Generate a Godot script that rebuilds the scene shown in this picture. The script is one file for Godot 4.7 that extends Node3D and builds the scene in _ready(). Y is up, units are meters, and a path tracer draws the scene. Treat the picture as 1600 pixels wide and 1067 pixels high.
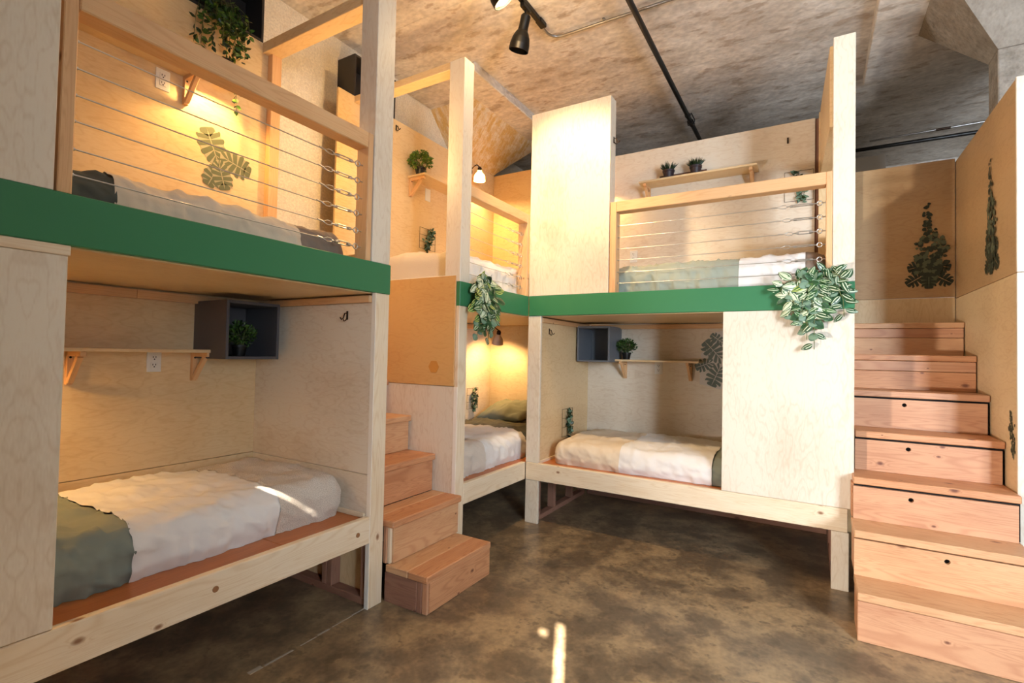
extends Node3D
# Plywood bunk room: three built-in double bunks round a corner, box stairs left and right, raw concrete floor and ceiling.
# x runs right along the far bunk, z towards the camera, y up; the inner corner of the two bunk fronts stands at x = 0, z = 0.

const GT := 1.884      # top of the green fascia
const GB := 1.718      # its underside
const RT := 0.498      # lower bed rail
const RB := 0.355
const PT := 3.43       # top of the partitions
const HC := 3.95       # concrete ceiling
const BK := -1.09      # back walls of the bunks
var M := {}
var used := {}
var rng := RandomNumberGenerator.new()

func _ready() -> void:
	rng.seed = 7
	set_camera_and_light()
	make_materials()
	build_shell()
	build_left_bunk()
	build_middle_bunk()
	build_far_bunk()
	build_left_stairs()
	build_right_stairs()
	build_bedding()
	build_fittings()
	build_lamps()
	build_plants()
	build_prints()

func set_camera_and_light() -> void:
	var cam := Camera3D.new()
	cam.name = "camera"
	add_child(cam)
	var yaw := 0.5399
	var pitch := 0.0241
	var roll := 0.0206
	var fw := Vector3(-sin(yaw) * cos(pitch), sin(pitch), -cos(yaw) * cos(pitch))
	var r0 := Vector3(cos(yaw), 0, -sin(yaw))
	var u0 := r0.cross(fw)
	cam.transform = Transform3D(Basis(r0 * cos(roll) + u0 * sin(roll), u0 * cos(roll) - r0 * sin(roll), -fw), Vector3(2.0476, 1.4, 3.6761))
	cam.fov = rad_to_deg(2.0 * atan(533.5 / 781.15))
	cam.near = 0.02
	cam.current = true
	var we := WorldEnvironment.new()
	we.name = "environment"
	var e := Environment.new()
	var sky := Sky.new()
	var sm := ProceduralSkyMaterial.new()
	sm.sky_top_color = Color(0.45, 0.6, 0.85)
	sm.sky_horizon_color = Color(0.8, 0.85, 0.9)
	sm.ground_bottom_color = Color(0.3, 0.3, 0.3)
	sm.ground_horizon_color = Color(0.6, 0.6, 0.6)
	sky.sky_material = sm
	e.background_mode = Environment.BG_SKY
	e.sky = sky
	e.tonemap_mode = Environment.TONE_MAPPER_LINEAR
	e.tonemap_exposure = EXPOSURE
	e.sdfgi_enabled = true
	e.ssao_enabled = true
	e.ssil_enabled = true
	we.environment = e
	add_child(we)
	# low sun that comes through the narrow gap in the front wall
	var sun := DirectionalLight3D.new()
	sun.name = "sun"
	sun.light_color = Color(1.0, 0.95, 0.88)
	sun.light_energy = SUN
	sun.light_angular_distance = 0.5
	sun.shadow_enabled = true
	add_child(sun)
	var to_sun := Vector3(0.445, 0.72, 1.0).normalized()
	sun.look_at_from_position(to_sun * 10.0, Vector3.ZERO)
	# daylight through the frosted windows of the front wall
	area("tall_window_daylight", Vector3(4.62, 1.9, 4.42), Vector2(0.5, 1.3), Color(0.86, 0.93, 1.0), KEY)
	area("wide_window_daylight", Vector3(5.42, 2.3, 4.42), Vector2(0.85, 1.7), Color(0.93, 0.96, 1.0), FILL)
	area("small_window_daylight", Vector3(-0.2, 0.75, 4.42), Vector2(0.2, 0.2), Color(1.0, 0.965, 0.93), SIDE)

const EXPOSURE := 1.0
const SUN := 26.0
const KEY := 21.0
const FILL := 20.0
const SIDE := 20.0

func area(called: String, at: Vector3, size: Vector2, c: Color, energy: float) -> void:
	var l := AreaLight3D.new()
	l.name = called
	l.area_size = size
	l.light_color = c
	l.light_energy = energy
	l.area_range = 14.0
	l.area_attenuation = 2.0
	l.shadow_enabled = true
	add_child(l)
	l.position = at

func omni(called: String, at: Vector3, c: Color, energy: float, size := 0.03, parent: Node = self) -> void:
	var l := OmniLight3D.new()
	l.name = called
	l.light_color = c
	l.light_energy = energy
	l.light_size = size
	l.omni_range = 12.0
	l.omni_attenuation = 2.0
	l.shadow_enabled = true
	parent.add_child(l, true)
	l.position = at

func spot(called: String, at: Vector3, to: Vector3, c: Color, energy: float, angle: float, size := 0.05) -> void:
	var l := SpotLight3D.new()
	l.name = called
	l.light_color = c
	l.light_energy = energy
	l.spot_angle = angle
	l.spot_range = 14.0
	l.spot_attenuation = 2.0
	l.spot_angle_attenuation = 0.7
	l.light_size = size
	l.shadow_enabled = true
	add_child(l, true)
	l.look_at_from_position(at, to, Vector3(0.01, 0.0, 1.0))

# ---------------------------------------------------------------- names and nodes
func numbered(called: String, parent: Node) -> String:
	var k := str(parent.get_instance_id()) + called
	var n: int = used.get(k, 0)
	used[k] = n + 1
	return called if n == 0 else "%s_%03d" % [called, n]

func tag(o: Node, label: String, category: String, group := "") -> void:
	o.set_meta("label", label)
	o.set_meta("category", category)
	if group != "":
		o.set_meta("group", group)

func thing(called: String, label: String, category: String, at := Vector3.ZERO, group := "", turn := 0.0) -> Node3D:
	var o := Node3D.new()
	o.name = numbered(called, self)
	add_child(o, true)
	o.position = at
	o.rotation.y = turn
	tag(o, label, category, group)
	return o

func origin(n: Node) -> Vector3:
	var p := Vector3.ZERO
	while n is Node3D and n != self:
		p += (n as Node3D).position
		n = n.get_parent()
	return p

func put(called: String, mesh: Mesh, mat: Material, parent: Node, at := Vector3.ZERO) -> MeshInstance3D:
	var o := MeshInstance3D.new()
	o.name = numbered(called, parent)
	o.mesh = mesh
	if mat:
		o.material_override = mat
	o.cast_shadow = GeometryInstance3D.SHADOW_CASTING_SETTING_ON
	parent.add_child(o, true)
	o.position = at
	return o

func struct(o: Node) -> Node:
	o.set_meta("kind", "structure")
	return o

# a board between two world corners, grain along axis 0 x, 1 y, 2 z
func board(called: String, parent: Node, mat: Material, a: Vector3, b: Vector3, grain := 0, bevel := 0.002) -> MeshInstance3D:
	var lo := a.min(b)
	var hi := a.max(b)
	var o := put(called, block(hi - lo, grain, bevel), mat, parent)
	o.position = (lo + hi) * 0.5 - origin(parent)
	return o

# ---------------------------------------------------------------- mesh helpers
func begin() -> SurfaceTool:
	var st := SurfaceTool.new()
	st.begin(Mesh.PRIMITIVE_TRIANGLES)
	return st

func tri(st: SurfaceTool, a: Vector3, b: Vector3, c: Vector3, n: Vector3, ua := Vector2.ZERO, ub := Vector2.ZERO, uc := Vector2.ZERO) -> void:
	if (c - a).cross(b - a).dot(n) < 0.0:
		var t := b
		b = c
		c = t
		var u := ub
		ub = uc
		uc = u
	st.set_normal(n)
	st.set_uv(ua)
	st.add_vertex(a)
	st.set_normal(n)
	st.set_uv(ub)
	st.add_vertex(b)
	st.set_normal(n)
	st.set_uv(uc)
	st.add_vertex(c)

func quad(st: SurfaceTool, a: Vector3, b: Vector3, c: Vector3, d: Vector3, n: Vector3, uv := []) -> void:
	if uv.is_empty():
		uv = [Vector2(0, 0), Vector2(1, 0), Vector2(1, 1), Vector2(0, 1)]
	tri(st, a, b, c, n, uv[0], uv[1], uv[2])
	tri(st, a, c, d, n, uv[0], uv[2], uv[3])

func wood_uv(p: Vector3, axis: int, grain: int, off: Vector2) -> Vector2:
	var g := grain if grain != axis else (axis + 1) % 3
	var o := 3 - axis - g
	return Vector2(p[g] + off.x, p[o] + off.y)

func add_block(st: SurfaceTool, at: Vector3, size: Vector3, grain := 0, bevel := 0.002) -> void:
	var h := size * 0.5
	bevel = minf(bevel, minf(h.x, minf(h.y, h.z)) * 0.6)
	var off := Vector2(rng.randf() * 7.0, rng.randf() * 7.0)
	var v := func(s: Vector3, k: int) -> Vector3:
		var q := h - Vector3.ONE * bevel
		q[k] = h[k]
		return q * s
	for k in 3:
		var i := (k + 1) % 3
		var j := (k + 2) % 3
		for sk in [-1.0, 1.0]:
			var p := []
			for c in [[-1, -1], [1, -1], [1, 1], [-1, 1]]:
				var s := Vector3.ONE
				s[k] = sk
				s[i] = c[0]
				s[j] = c[1]
				p.append(v.call(s, k))
			var n := Vector3.ZERO
			n[k] = sk
			var uv := []
			for q in p:
				uv.append(wood_uv(q, k, grain, off))
			quad(st, at + p[0], at + p[1], at + p[2], at + p[3], n, uv)
		# the four edges along axis k
		for si in [-1.0, 1.0]:
			for sj in [-1.0, 1.0]:
				var s0 := Vector3.ONE
				s0[i] = si
				s0[j] = sj
				s0[k] = -1
				var s1 := s0
				s1[k] = 1
				var n2 := Vector3.ZERO
				n2[i] = si
				n2[j] = sj
				var pp := [v.call(s0, i), v.call(s0, j), v.call(s1, j), v.call(s1, i)]
				var uv2 := []
				for q in pp:
					uv2.append(wood_uv(q, i, grain, off))
				quad(st, at + pp[0], at + pp[1], at + pp[2], at + pp[3], n2.normalized(), uv2)
	for sx in [-1.0, 1.0]:
		for sy in [-1.0, 1.0]:
			for sz in [-1.0, 1.0]:
				var s := Vector3(sx, sy, sz)
				var a: Vector3 = v.call(s, 0)
				var b: Vector3 = v.call(s, 1)
				var c: Vector3 = v.call(s, 2)
				tri(st, at + a, at + b, at + c, s.normalized(), wood_uv(a, 0, grain, off), wood_uv(b, 0, grain, off), wood_uv(c, 0, grain, off))

func block(size: Vector3, grain := 0, bevel := 0.002) -> ArrayMesh:
	var st := begin()
	add_block(st, Vector3.ZERO, size, grain, bevel)
	return st.commit()

# a smooth body of revolution round y; the profile runs from bottom to top as (radius, height)
func add_lathe(st: SurfaceTool, profile: Array, at := Vector3.ZERO, n := 24, basis := Basis.IDENTITY) -> void:
	var c := profile.size()
	for i in c - 1:
		var p: Vector2 = profile[i]
		var q: Vector2 = profile[i + 1]
		if p.is_equal_approx(q):
			continue
		var d := (q - p).normalized()
		var nr := Vector2(d.y, -d.x)
		for k in n:
			var a0 := TAU * k / n
			var a1 := TAU * (k + 1) / n
			var P := [Vector3(p.x * cos(a0), p.y, p.x * sin(a0)), Vector3(p.x * cos(a1), p.y, p.x * sin(a1)), Vector3(q.x * cos(a1), q.y, q.x * sin(a1)), Vector3(q.x * cos(a0), q.y, q.x * sin(a0))]
			var N := [Vector3(cos(a0) * nr.x, nr.y, sin(a0) * nr.x), Vector3(cos(a1) * nr.x, nr.y, sin(a1) * nr.x)]
			var U := [Vector2(float(k) / n, p.y), Vector2(float(k + 1) / n, p.y), Vector2(float(k + 1) / n, q.y), Vector2(float(k) / n, q.y)]
			for t in [[0, 1, 2], [0, 2, 3]]:
				var a: Vector3 = P[t[0]]
				var b: Vector3 = P[t[1]]
				var e: Vector3 = P[t[2]]
				if (b - a).cross(e - a).length_squared() < 1e-16:
					continue
				var order := [t[0], t[1], t[2]]
				if (e - a).cross(b - a).dot(N[0]) < 0.0:
					order = [t[0], t[2], t[1]]
				for m in order:
					st.set_normal((basis * N[1 if (m == 1 or m == 2) else 0]).normalized())
					st.set_uv(U[m])
					st.add_vertex(at + basis * P[m])

func lathe(profile: Array, n := 24, basis := Basis.IDENTITY) -> ArrayMesh:
	var st := begin()
	add_lathe(st, profile, Vector3.ZERO, n, basis)
	return st.commit()

func add_tube(st: SurfaceTool, pts: Array, r, n := 8, closed := false) -> void:
	var c := pts.size()
	var rings := []
	var up := Vector3.UP
	for i in c:
		var d: Vector3
		if closed:
			d = (pts[(i + 1) % c] - pts[(i + c - 1) % c]).normalized()
		else:
			d = (pts[mini(i + 1, c - 1)] - pts[maxi(i - 1, 0)]).normalized()
		if i == 0:
			up = Vector3.UP if absf(d.y) < 0.9 else Vector3.RIGHT
		var s := d.cross(up).normalized()
		up = s.cross(d).normalized()
		var ring := []
		var rr: float = r[i] if r is Array else r
		for k in n:
			var a := TAU * k / n
			var nn := s * cos(a) + up * sin(a)
			ring.append([pts[i] + nn * rr, nn])
		rings.append(ring)
	for i in (c if closed else c - 1):
		var A: Array = rings[i]
		var B: Array = rings[(i + 1) % c]
		for k in n:
			var l := (k + 1) % n
			for t in [[A[k], A[l], B[l]], [A[k], B[l], B[k]]]:
				var o: Array = t
				if (o[2][0] - o[0][0]).cross(o[1][0] - o[0][0]).dot(o[0][1]) < 0.0:
					o = [t[0], t[2], t[1]]
				for m in o:
					st.set_normal(m[1])
					st.set_uv(Vector2.ZERO)
					st.add_vertex(m[0])
	if not closed:
		for e in [0, c - 1]:
			var nn: Vector3 = (pts[0] - pts[1]).normalized() if e == 0 else (pts[c - 1] - pts[c - 2]).normalized()
			for k in n:
				tri(st, pts[e], rings[e][k][0], rings[e][(k + 1) % n][0], nn)

func tube(pts: Array, r, n := 8, closed := false) -> ArrayMesh:
	var st := begin()
	add_tube(st, pts, r, n, closed)
	return st.commit()

func arc(center: Vector3, u: Vector3, v: Vector3, a0: float, a1: float, n: int) -> Array:
	var out := []
	for i in n + 1:
		var a := lerpf(a0, a1, float(i) / n)
		out.append(center + u * cos(a) + v * sin(a))
	return out

# an upright panel with a round hole, seen along z: w wide, h high, d thick, hole at (hx, hy) from the centre
func holed_panel(w: float, h: float, d: float, hx: float, hy: float, r: float) -> ArrayMesh:
	var st := begin()
	var off := Vector2(rng.randf() * 7.0, rng.randf() * 7.0)
	var angles := []
	for c in [Vector2(w, h), Vector2(-w, h), Vector2(-w, -h), Vector2(w, -h)]:
		angles.append(fposmod((c * 0.5 - Vector2(hx, hy)).angle(), TAU))
	for i in 24:
		angles.append(TAU * i / 24.0)
	angles.sort()
	var n := angles.size()
	var o2 := Vector2(hx, hy)
	var rim := []
	var edge := []
	for a in angles:
		var dir := Vector2(cos(a), sin(a))
		var t := 1e9
		if absf(dir.x) > 1e-6:
			t = minf(t, ((w * 0.5 if dir.x > 0 else -w * 0.5) - hx) / dir.x)
		if absf(dir.y) > 1e-6:
			t = minf(t, ((h * 0.5 if dir.y > 0 else -h * 0.5) - hy) / dir.y)
		rim.append(o2 + dir * r)
		edge.append(o2 + dir * t)
	for i in n:
		var j := (i + 1) % n
		for s in [-1.0, 1.0]:
			var z: float = s * d * 0.5
			quad(st, Vector3(rim[i].x, rim[i].y, z), Vector3(edge[i].x, edge[i].y, z), Vector3(edge[j].x, edge[j].y, z), Vector3(rim[j].x, rim[j].y, z), Vector3(0, 0, s), [rim[i] + off, edge[i] + off, edge[j] + off, rim[j] + off])
		var m: Vector2 = (rim[i] + rim[j]) * 0.5 - o2
		quad(st, Vector3(rim[i].x, rim[i].y, -d * 0.5), Vector3(rim[j].x, rim[j].y, -d * 0.5), Vector3(rim[j].x, rim[j].y, d * 0.5), Vector3(rim[i].x, rim[i].y, d * 0.5), Vector3(-m.x, -m.y, 0).normalized())
		var g: Vector2 = edge[j] - edge[i]
		if g.length() > 1e-5:
			var gn := Vector3(g.y, -g.x, 0).normalized()
			quad(st, Vector3(edge[i].x, edge[i].y, -d * 0.5), Vector3(edge[j].x, edge[j].y, -d * 0.5), Vector3(edge[j].x, edge[j].y, d * 0.5), Vector3(edge[i].x, edge[i].y, d * 0.5), gn, [edge[i] + off, edge[j] + off, edge[j] + off + gn_uv(d), edge[i] + off + gn_uv(d)])
	return st.commit()

func gn_uv(d: float) -> Vector2:
	return Vector2(0.0, d)

# ---------------------------------------------------------------- textures and materials
func noise(freq: float, octaves: int, s: int, type := FastNoiseLite.TYPE_SIMPLEX_SMOOTH) -> FastNoiseLite:
	var n := FastNoiseLite.new()
	n.noise_type = type
	n.frequency = freq
	n.seed = s
	n.fractal_type = FastNoiseLite.FRACTAL_FBM if octaves > 1 else FastNoiseLite.FRACTAL_NONE
	n.fractal_octaves = octaves
	return n

func image_of(w: int, h: int, data: PackedByteArray) -> ImageTexture:
	var img := Image.create_from_data(w, h, false, Image.FORMAT_RGB8, data)
	img.generate_mipmaps()
	return ImageTexture.create_from_image(img)

# sawn softwood: 1.8 m of grain along u, 0.45 m across v; both directions repeat without a seam
func lumber(light: Color, dark: Color, knot: Color, s: int, knots: int, contrast: float, rings: float) -> ImageTexture:
	var w := 1024
	var h := 256
	var data := PackedByteArray()
	data.resize(w * h * 3)
	var r := RandomNumberGenerator.new()
	r.seed = s
	var big := noise(0.55, 2, s)
	var fine := noise(1.0, 2, s + 5)
	var tone := noise(0.5, 2, s + 9)
	var K := []
	for i in knots:
		K.append(Vector3(r.randf() * 1.8, r.randf() * 0.45, r.randf_range(0.003, 0.012)))
	var i := 0
	for y in h:
		var v := 0.45 * y / h
		var cv := cos(TAU * y / h)
		var sv := sin(TAU * y / h)
		for x in w:
			var u := 1.8 * x / w
			var a := TAU * x / w
			var ca := cos(a)
			var sa := sin(a)
			var ring := rings * 0.9 * big.get_noise_3d(ca * 0.45 + 3.0, sa * 0.45, cv * 1.6 + sv * 0.7 + 2.0 * sin(TAU * y / h)) + 0.9 * sin(TAU * y / h) * rings * 0.12
			var dk := 0.0
			for k in K:
				var du := absf(u - k.x)
				if du > 0.9:
					du = 1.8 - du
				var dv := absf(v - k.y)
				if dv > 0.225:
					dv = 0.45 - dv
				if du < 0.12 and dv < 0.07:
					var d: float = sqrt(du * du * 0.35 + dv * dv) / k.z
					ring += 2.2 * exp(-d * d * 0.35)
					if d < 1.4:
						dk = maxf(dk, clampf(1.4 - d, 0.0, 1.0))
			var g := 0.5 + 0.5 * sin(TAU * ring)
			g = g * g * g
			var f := 0.5 + 0.5 * fine.get_noise_3d(ca * 9.0, sa * 9.0, v * 700.0)
			var t := tone.get_noise_3d(ca * 1.2, sa * 1.2, cv * 0.8 + sv * 0.8)
			var m := clampf(contrast * (0.62 * g + 0.3 * f) + 0.22 * t, 0.0, 1.0)
			var c := light.lerp(dark, m)
			if dk > 0.0:
				c = c.lerp(knot, dk * 0.8)
			data[i] = int(c.r * 255.0)
			data[i + 1] = int(c.g * 255.0)
			data[i + 2] = int(c.b * 255.0)
			i += 3
	return image_of(w, h, data)

# rotary-cut birch plywood, 2.4 x 2.4 m, long soft flames along u
func plywood(light: Color, dark: Color, s: int, contrast: float) -> ImageTexture:
	var w := 640
	var data := PackedByteArray()
	data.resize(w * w * 3)
	var warp := noise(0.9, 3, s)
	var fine := noise(1.0, 2, s + 3)
	var tone := noise(0.8, 2, s + 4)
	var i := 0
	for y in w:
		var b := TAU * y / w
		var vb := 1.0 - absf(2.0 * y / w - 1.0)
		for x in w:
			var ub := 1.0 - absf(2.0 * x / w - 1.0)
			var f := warp.get_noise_2d(ub * 2.6, vb * 9.0)
			var ring := 0.5 + 0.5 * sin(TAU * (f * 2.6 + vb * 2.0))
			ring = pow(ring, 7.0)
			var fi := fine.get_noise_2d(ub * 26.0, vb * 240.0)
			var t := tone.get_noise_2d(ub * 2.0, vb * 3.0)
			var m := clampf(contrast * (0.45 * ring + 0.35 * fi + 0.6 * t + 0.2), 0.0, 1.0)
			var c := light.lerp(dark, m)
			data[i] = int(c.r * 255.0)
			data[i + 1] = int(c.g * 255.0)
			data[i + 2] = int(c.b * 255.0)
			i += 3
	return image_of(w, w, data)

# mottled concrete, repeats every tile; long > 1 stretches the marks along u
func concrete(cols: Array, s: int, scale: float, long: float, w: int, hard: float, spots := 0.75, boards := 0.0) -> ImageTexture:
	var data := PackedByteArray()
	data.resize(w * w * 3)
	var a := noise(1.0, 6, s)
	a.fractal_gain = 0.64
	var b := noise(1.0, 5, s + 1)
	b.fractal_gain = 0.6
	var c := noise(1.0, 3, s + 2)
	var i := 0
	for y in w:
		var v := 1.0 - absf(2.0 * y / w - 1.0)
		for x in w:
			var u := 1.0 - absf(2.0 * x / w - 1.0)
			var n := a.get_noise_2d(u * scale / long, v * scale)
			var p := b.get_noise_2d(u * scale * 3.0 / long + 20.0, v * scale * 3.0)
			var q := c.get_noise_2d(u * scale * 11.0 / sqrt(long), v * scale * 11.0)
			var k := clampf((n * 1.2 + p * 0.5) * hard + 0.5, 0.0, 1.0)
			var col: Color = cols[0].lerp(cols[1], k)
			var spot := clampf((p * 1.1 + q * 0.35 - n * 0.4 - 0.2) * 2.8, 0.0, 1.0)
			col = col.lerp(cols[2], spot * spots)
			var shade := 1.0 + 0.10 * q
			if boards > 0.0:
				var bl := v * boards
				var bf := absf(fposmod(bl, 1.0) - 0.5)
				shade *= 1.0 + 0.018 * sin(floorf(bl) * 12.9898) - (0.06 if bf > 0.475 and p > -0.15 else 0.0)
			col = col * shade
			data[i] = int(clampf(col.r, 0, 1) * 255.0)
			data[i + 1] = int(clampf(col.g, 0, 1) * 255.0)
			data[i + 2] = int(clampf(col.b, 0, 1) * 255.0)
			i += 3
	return image_of(w, w, data)

func bump(freq: float, octaves: int, s: int, strength: float, size := 512) -> NoiseTexture2D:
	var t := NoiseTexture2D.new()
	t.width = size
	t.height = size
	t.seamless = true
	t.as_normal_map = true
	t.bump_strength = strength
	t.noise = noise(freq, octaves, s)
	return t

func mat(called: String, c: Color, rough := 0.6, metal := 0.0) -> StandardMaterial3D:
	var m := StandardMaterial3D.new()
	m.resource_name = called
	m.albedo_color = c
	m.roughness = rough
	m.metallic = metal
	M[called] = m
	return m

func wood(called: String, tex: Texture2D, tile: Vector2, rough := 0.5, tint := Color.WHITE) -> StandardMaterial3D:
	var m := mat(called, tint, rough)
	m.albedo_texture = tex
	m.uv1_scale = Vector3(1.0 / tile.x, 1.0 / tile.y, 1.0)
	m.texture_repeat = true
	return m

func triplanar(m: StandardMaterial3D, tex: Texture2D, tile: float, nrm: Texture2D = null, strength := 1.0) -> void:
	m.albedo_texture = tex
	m.uv1_triplanar = true
	m.uv1_world_triplanar = true
	m.uv1_scale = Vector3.ONE / tile
	if nrm:
		m.normal_enabled = true
		m.normal_texture = nrm
		m.normal_scale = strength

func make_materials() -> void:
	var lum := Vector2(1.8, 0.45)
	var ply := Vector2(2.4, 2.4)
	wood("birch", plywood(Color(0.89, 0.845, 0.77), Color(0.77, 0.68, 0.57), 11, 0.55), ply, 0.42)
	wood("birch_warm", plywood(Color(0.88, 0.775, 0.60), Color(0.77, 0.62, 0.43), 12, 0.55), ply, 0.42)
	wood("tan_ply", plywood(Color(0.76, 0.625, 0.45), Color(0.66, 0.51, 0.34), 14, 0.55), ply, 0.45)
	wood("amber_ply", plywood(Color(0.84, 0.67, 0.43), Color(0.76, 0.55, 0.32), 13, 0.5), ply, 0.45)
	wood("pine", lumber(Color(0.915, 0.845, 0.735), Color(0.80, 0.665, 0.49), Color(0.45, 0.28, 0.17), 21, 3, 0.45, 5.0), lum, 0.5)
	wood("pine_warm", lumber(Color(0.87, 0.70, 0.51), Color(0.74, 0.52, 0.34), Color(0.42, 0.24, 0.15), 22, 6, 0.42, 5.0), lum, 0.5)
	wood("fir", lumber(Color(0.81, 0.59, 0.42), Color(0.62, 0.37, 0.23), Color(0.36, 0.19, 0.13), 23, 7, 0.55, 6.0), lum, 0.48)
	wood("fir_pink", lumber(Color(0.80, 0.605, 0.46), Color(0.64, 0.41, 0.29), Color(0.36, 0.20, 0.15), 24, 6, 0.5, 5.0), lum, 0.48)
	wood("fir_pale", lumber(Color(0.83, 0.65, 0.48), Color(0.68, 0.45, 0.30), Color(0.40, 0.22, 0.14), 25, 7, 0.5, 6.0), lum, 0.48)
	wood("stud", lumber(Color(0.62, 0.45, 0.36), Color(0.48, 0.32, 0.25), Color(0.3, 0.18, 0.14), 26, 5, 0.6, 5.0), lum, 0.7)
	wood("deck_board", lumber(Color(0.76, 0.46, 0.24), Color(0.64, 0.36, 0.17), Color(0.4, 0.18, 0.09), 27, 1, 0.6, 4.0), lum, 0.4)
	mat("ply_edge", Color(0.95, 0.92, 0.87), 0.6)
	mat("plug", Color(0.58, 0.40, 0.25), 0.6)
	mat("hexagon", Color(0.80, 0.56, 0.27), 0.5)
	mat("chalk", Color(0.62, 0.59, 0.54), 0.9)
	mat("gap", Color(0.05, 0.04, 0.035), 0.9)
	var g := mat("green_paint", Color(0.225, 0.48, 0.32), 0.42)
	g.metallic_specular = 0.4
	var fl := mat("polished_concrete", Color(1, 1, 1), 0.3)
	triplanar(fl, concrete([Color(0.42, 0.36, 0.285), Color(0.63, 0.54, 0.41), Color(0.29, 0.245, 0.195)], 31, 5.0, 1.0, 1200, 1.25, 0.55), 4.2, bump(0.03, 4, 33, 1.2), 0.12)
	var ce := mat("board_marked_concrete", Color(1, 1, 1), 0.85)
	triplanar(ce, concrete([Color(0.77, 0.735, 0.69), Color(0.90, 0.875, 0.84), Color(0.58, 0.51, 0.44)], 41, 4.0, 2.1, 1024, 0.9, 0.6, 14.0), 4.6, bump(0.05, 5, 43, 3.0), 0.22)
	var rc := mat("rough_concrete", Color(1, 1, 1), 0.85)
	triplanar(rc, concrete([Color(0.52, 0.485, 0.44), Color(0.62, 0.585, 0.54), Color(0.38, 0.34, 0.30)], 46, 5.0, 1.0, 512, 0.9, 0.5), 2.2, bump(0.06, 5, 47, 4.0), 0.5)
	var cw := mat("limewashed_concrete", Color(1, 1, 1), 0.85)
	triplanar(cw, concrete([Color(0.90, 0.86, 0.78), Color(0.93, 0.895, 0.82), Color(0.87, 0.82, 0.73)], 51, 6.0, 1.0, 512, 0.6), 2.5, bump(0.05, 5, 53, 3.0), 0.1)
	var cg := mat("stained_concrete", Color(1, 1, 1), 0.85)
	triplanar(cg, concrete([Color(0.86, 0.80, 0.69), Color(0.80, 0.65, 0.40), Color(0.76, 0.60, 0.36)], 56, 4.0, 0.35, 512, 3.2, 0.3), 1.9, bump(0.05, 5, 57, 3.0), 0.4)
	mat("grey_wall", Color(0.42, 0.41, 0.40), 0.9)
	mat("white_wall", Color(0.80, 0.785, 0.76), 0.9)
	# cloth
	var weave := bump(0.28, 2, 61, 4.0, 256)
	for c in [["white_cotton", Color(0.90, 0.885, 0.865)], ["beige_knit", Color(0.885, 0.84, 0.785)], ["sage_cotton", Color(0.51, 0.54, 0.50)], ["taupe_cotton", Color(0.54, 0.47, 0.41)], ["cream_cotton", Color(0.87, 0.80, 0.70)], ["pale_sage_cotton", Color(0.61, 0.64, 0.59)], ["dark_sage_cotton", Color(0.34, 0.35, 0.315)]]:
		var m := mat(c[0], c[1], 0.9)
		m.rim_enabled = true
		m.rim = 0.25
		m.rim_tint = 0.6
		m.normal_enabled = true
		m.normal_texture = weave
		m.normal_scale = 0.9 if c[0] == "beige_knit" else 0.3
		m.uv1_triplanar = true
		m.uv1_world_triplanar = true
		m.uv1_scale = Vector3.ONE * (5.0 if c[0] == "beige_knit" else 9.0)
	var kn := NoiseTexture2D.new()
	kn.width = 512
	kn.height = 512
	kn.seamless = true
	kn.noise = noise(0.07, 3, 64)
	var ramp := Gradient.new()
	ramp.colors = PackedColorArray([Color(0.79, 0.77, 0.75), Color(1, 1, 1), Color(1, 1, 1)])
	ramp.offsets = PackedFloat32Array([0.25, 0.55, 1.0])
	kn.color_ramp = ramp
	M["beige_knit"].albedo_texture = kn
	# metals, plastics, glass, plants
	mat("steel", Color(0.86, 0.85, 0.83), 0.3, 1.0)
	mat("conduit_steel", Color(0.62, 0.61, 0.60), 0.35, 1.0)
	mat("bronze", Color(0.20, 0.13, 0.08), 0.45, 0.7)
	mat("black_metal", Color(0.035, 0.032, 0.03), 0.42, 0.3)
	mat("pipe_paint", Color(0.055, 0.052, 0.05), 0.4)
	mat("cube_grey", Color(0.30, 0.295, 0.31), 0.5)
	mat("cube_pale", Color(0.41, 0.425, 0.45), 0.5)
	mat("cube_dark", Color(0.17, 0.155, 0.15), 0.5)
	mat("outlet_white", Color(0.88, 0.87, 0.84), 0.35)
	mat("pot_black", Color(0.05, 0.048, 0.047), 0.4)
	mat("pot_purple", Color(0.16, 0.12, 0.15), 0.5)
	mat("tray_brown", Color(0.36, 0.22, 0.16), 0.6)
	mat("soil", Color(0.12, 0.08, 0.05), 0.95)
	mat("leaf_green", Color(0.26, 0.40, 0.14), 0.45)
	mat("leaf_dark", Color(0.10, 0.19, 0.06), 0.4)
	mat("leaf_bright", Color(0.40, 0.50, 0.12), 0.45)
	mat("leaf_grey", Color(0.42, 0.53, 0.43), 0.6)
	mat("stem", Color(0.36, 0.40, 0.20), 0.6)
	var lv := mat("leaf_variegated", Color(1, 1, 1), 0.42)
	lv.vertex_color_use_as_albedo = true
	for k in ["leaf_green", "leaf_dark", "leaf_bright", "leaf_grey", "leaf_variegated"]:
		M[k].cull_mode = BaseMaterial3D.CULL_DISABLED
	mat("print_dark", Color(0.17, 0.20, 0.13), 0.6)
	mat("print_mid", Color(0.36, 0.39, 0.29), 0.6)
	mat("print_grey", Color(0.43, 0.48, 0.46), 0.6)
	mat("print_pale", Color(0.62, 0.60, 0.50), 0.6)
	mat("print_white", Color(0.86, 0.84, 0.82), 0.6)
	mat("print_line", Color(0.30, 0.22, 0.14), 0.6)
	var bulb := mat("bulb_glow", Color(1, 0.95, 0.85), 0.3)
	bulb.emission_enabled = true
	bulb.emission = Color(1.0, 0.76, 0.45)
	bulb.emission_energy_multiplier = 6.0
	var shade := mat("milk_glass", Color(0.93, 0.88, 0.80), 0.3)
	shade.backlight_enabled = true
	shade.backlight = Color(0.9, 0.75, 0.5)
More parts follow.
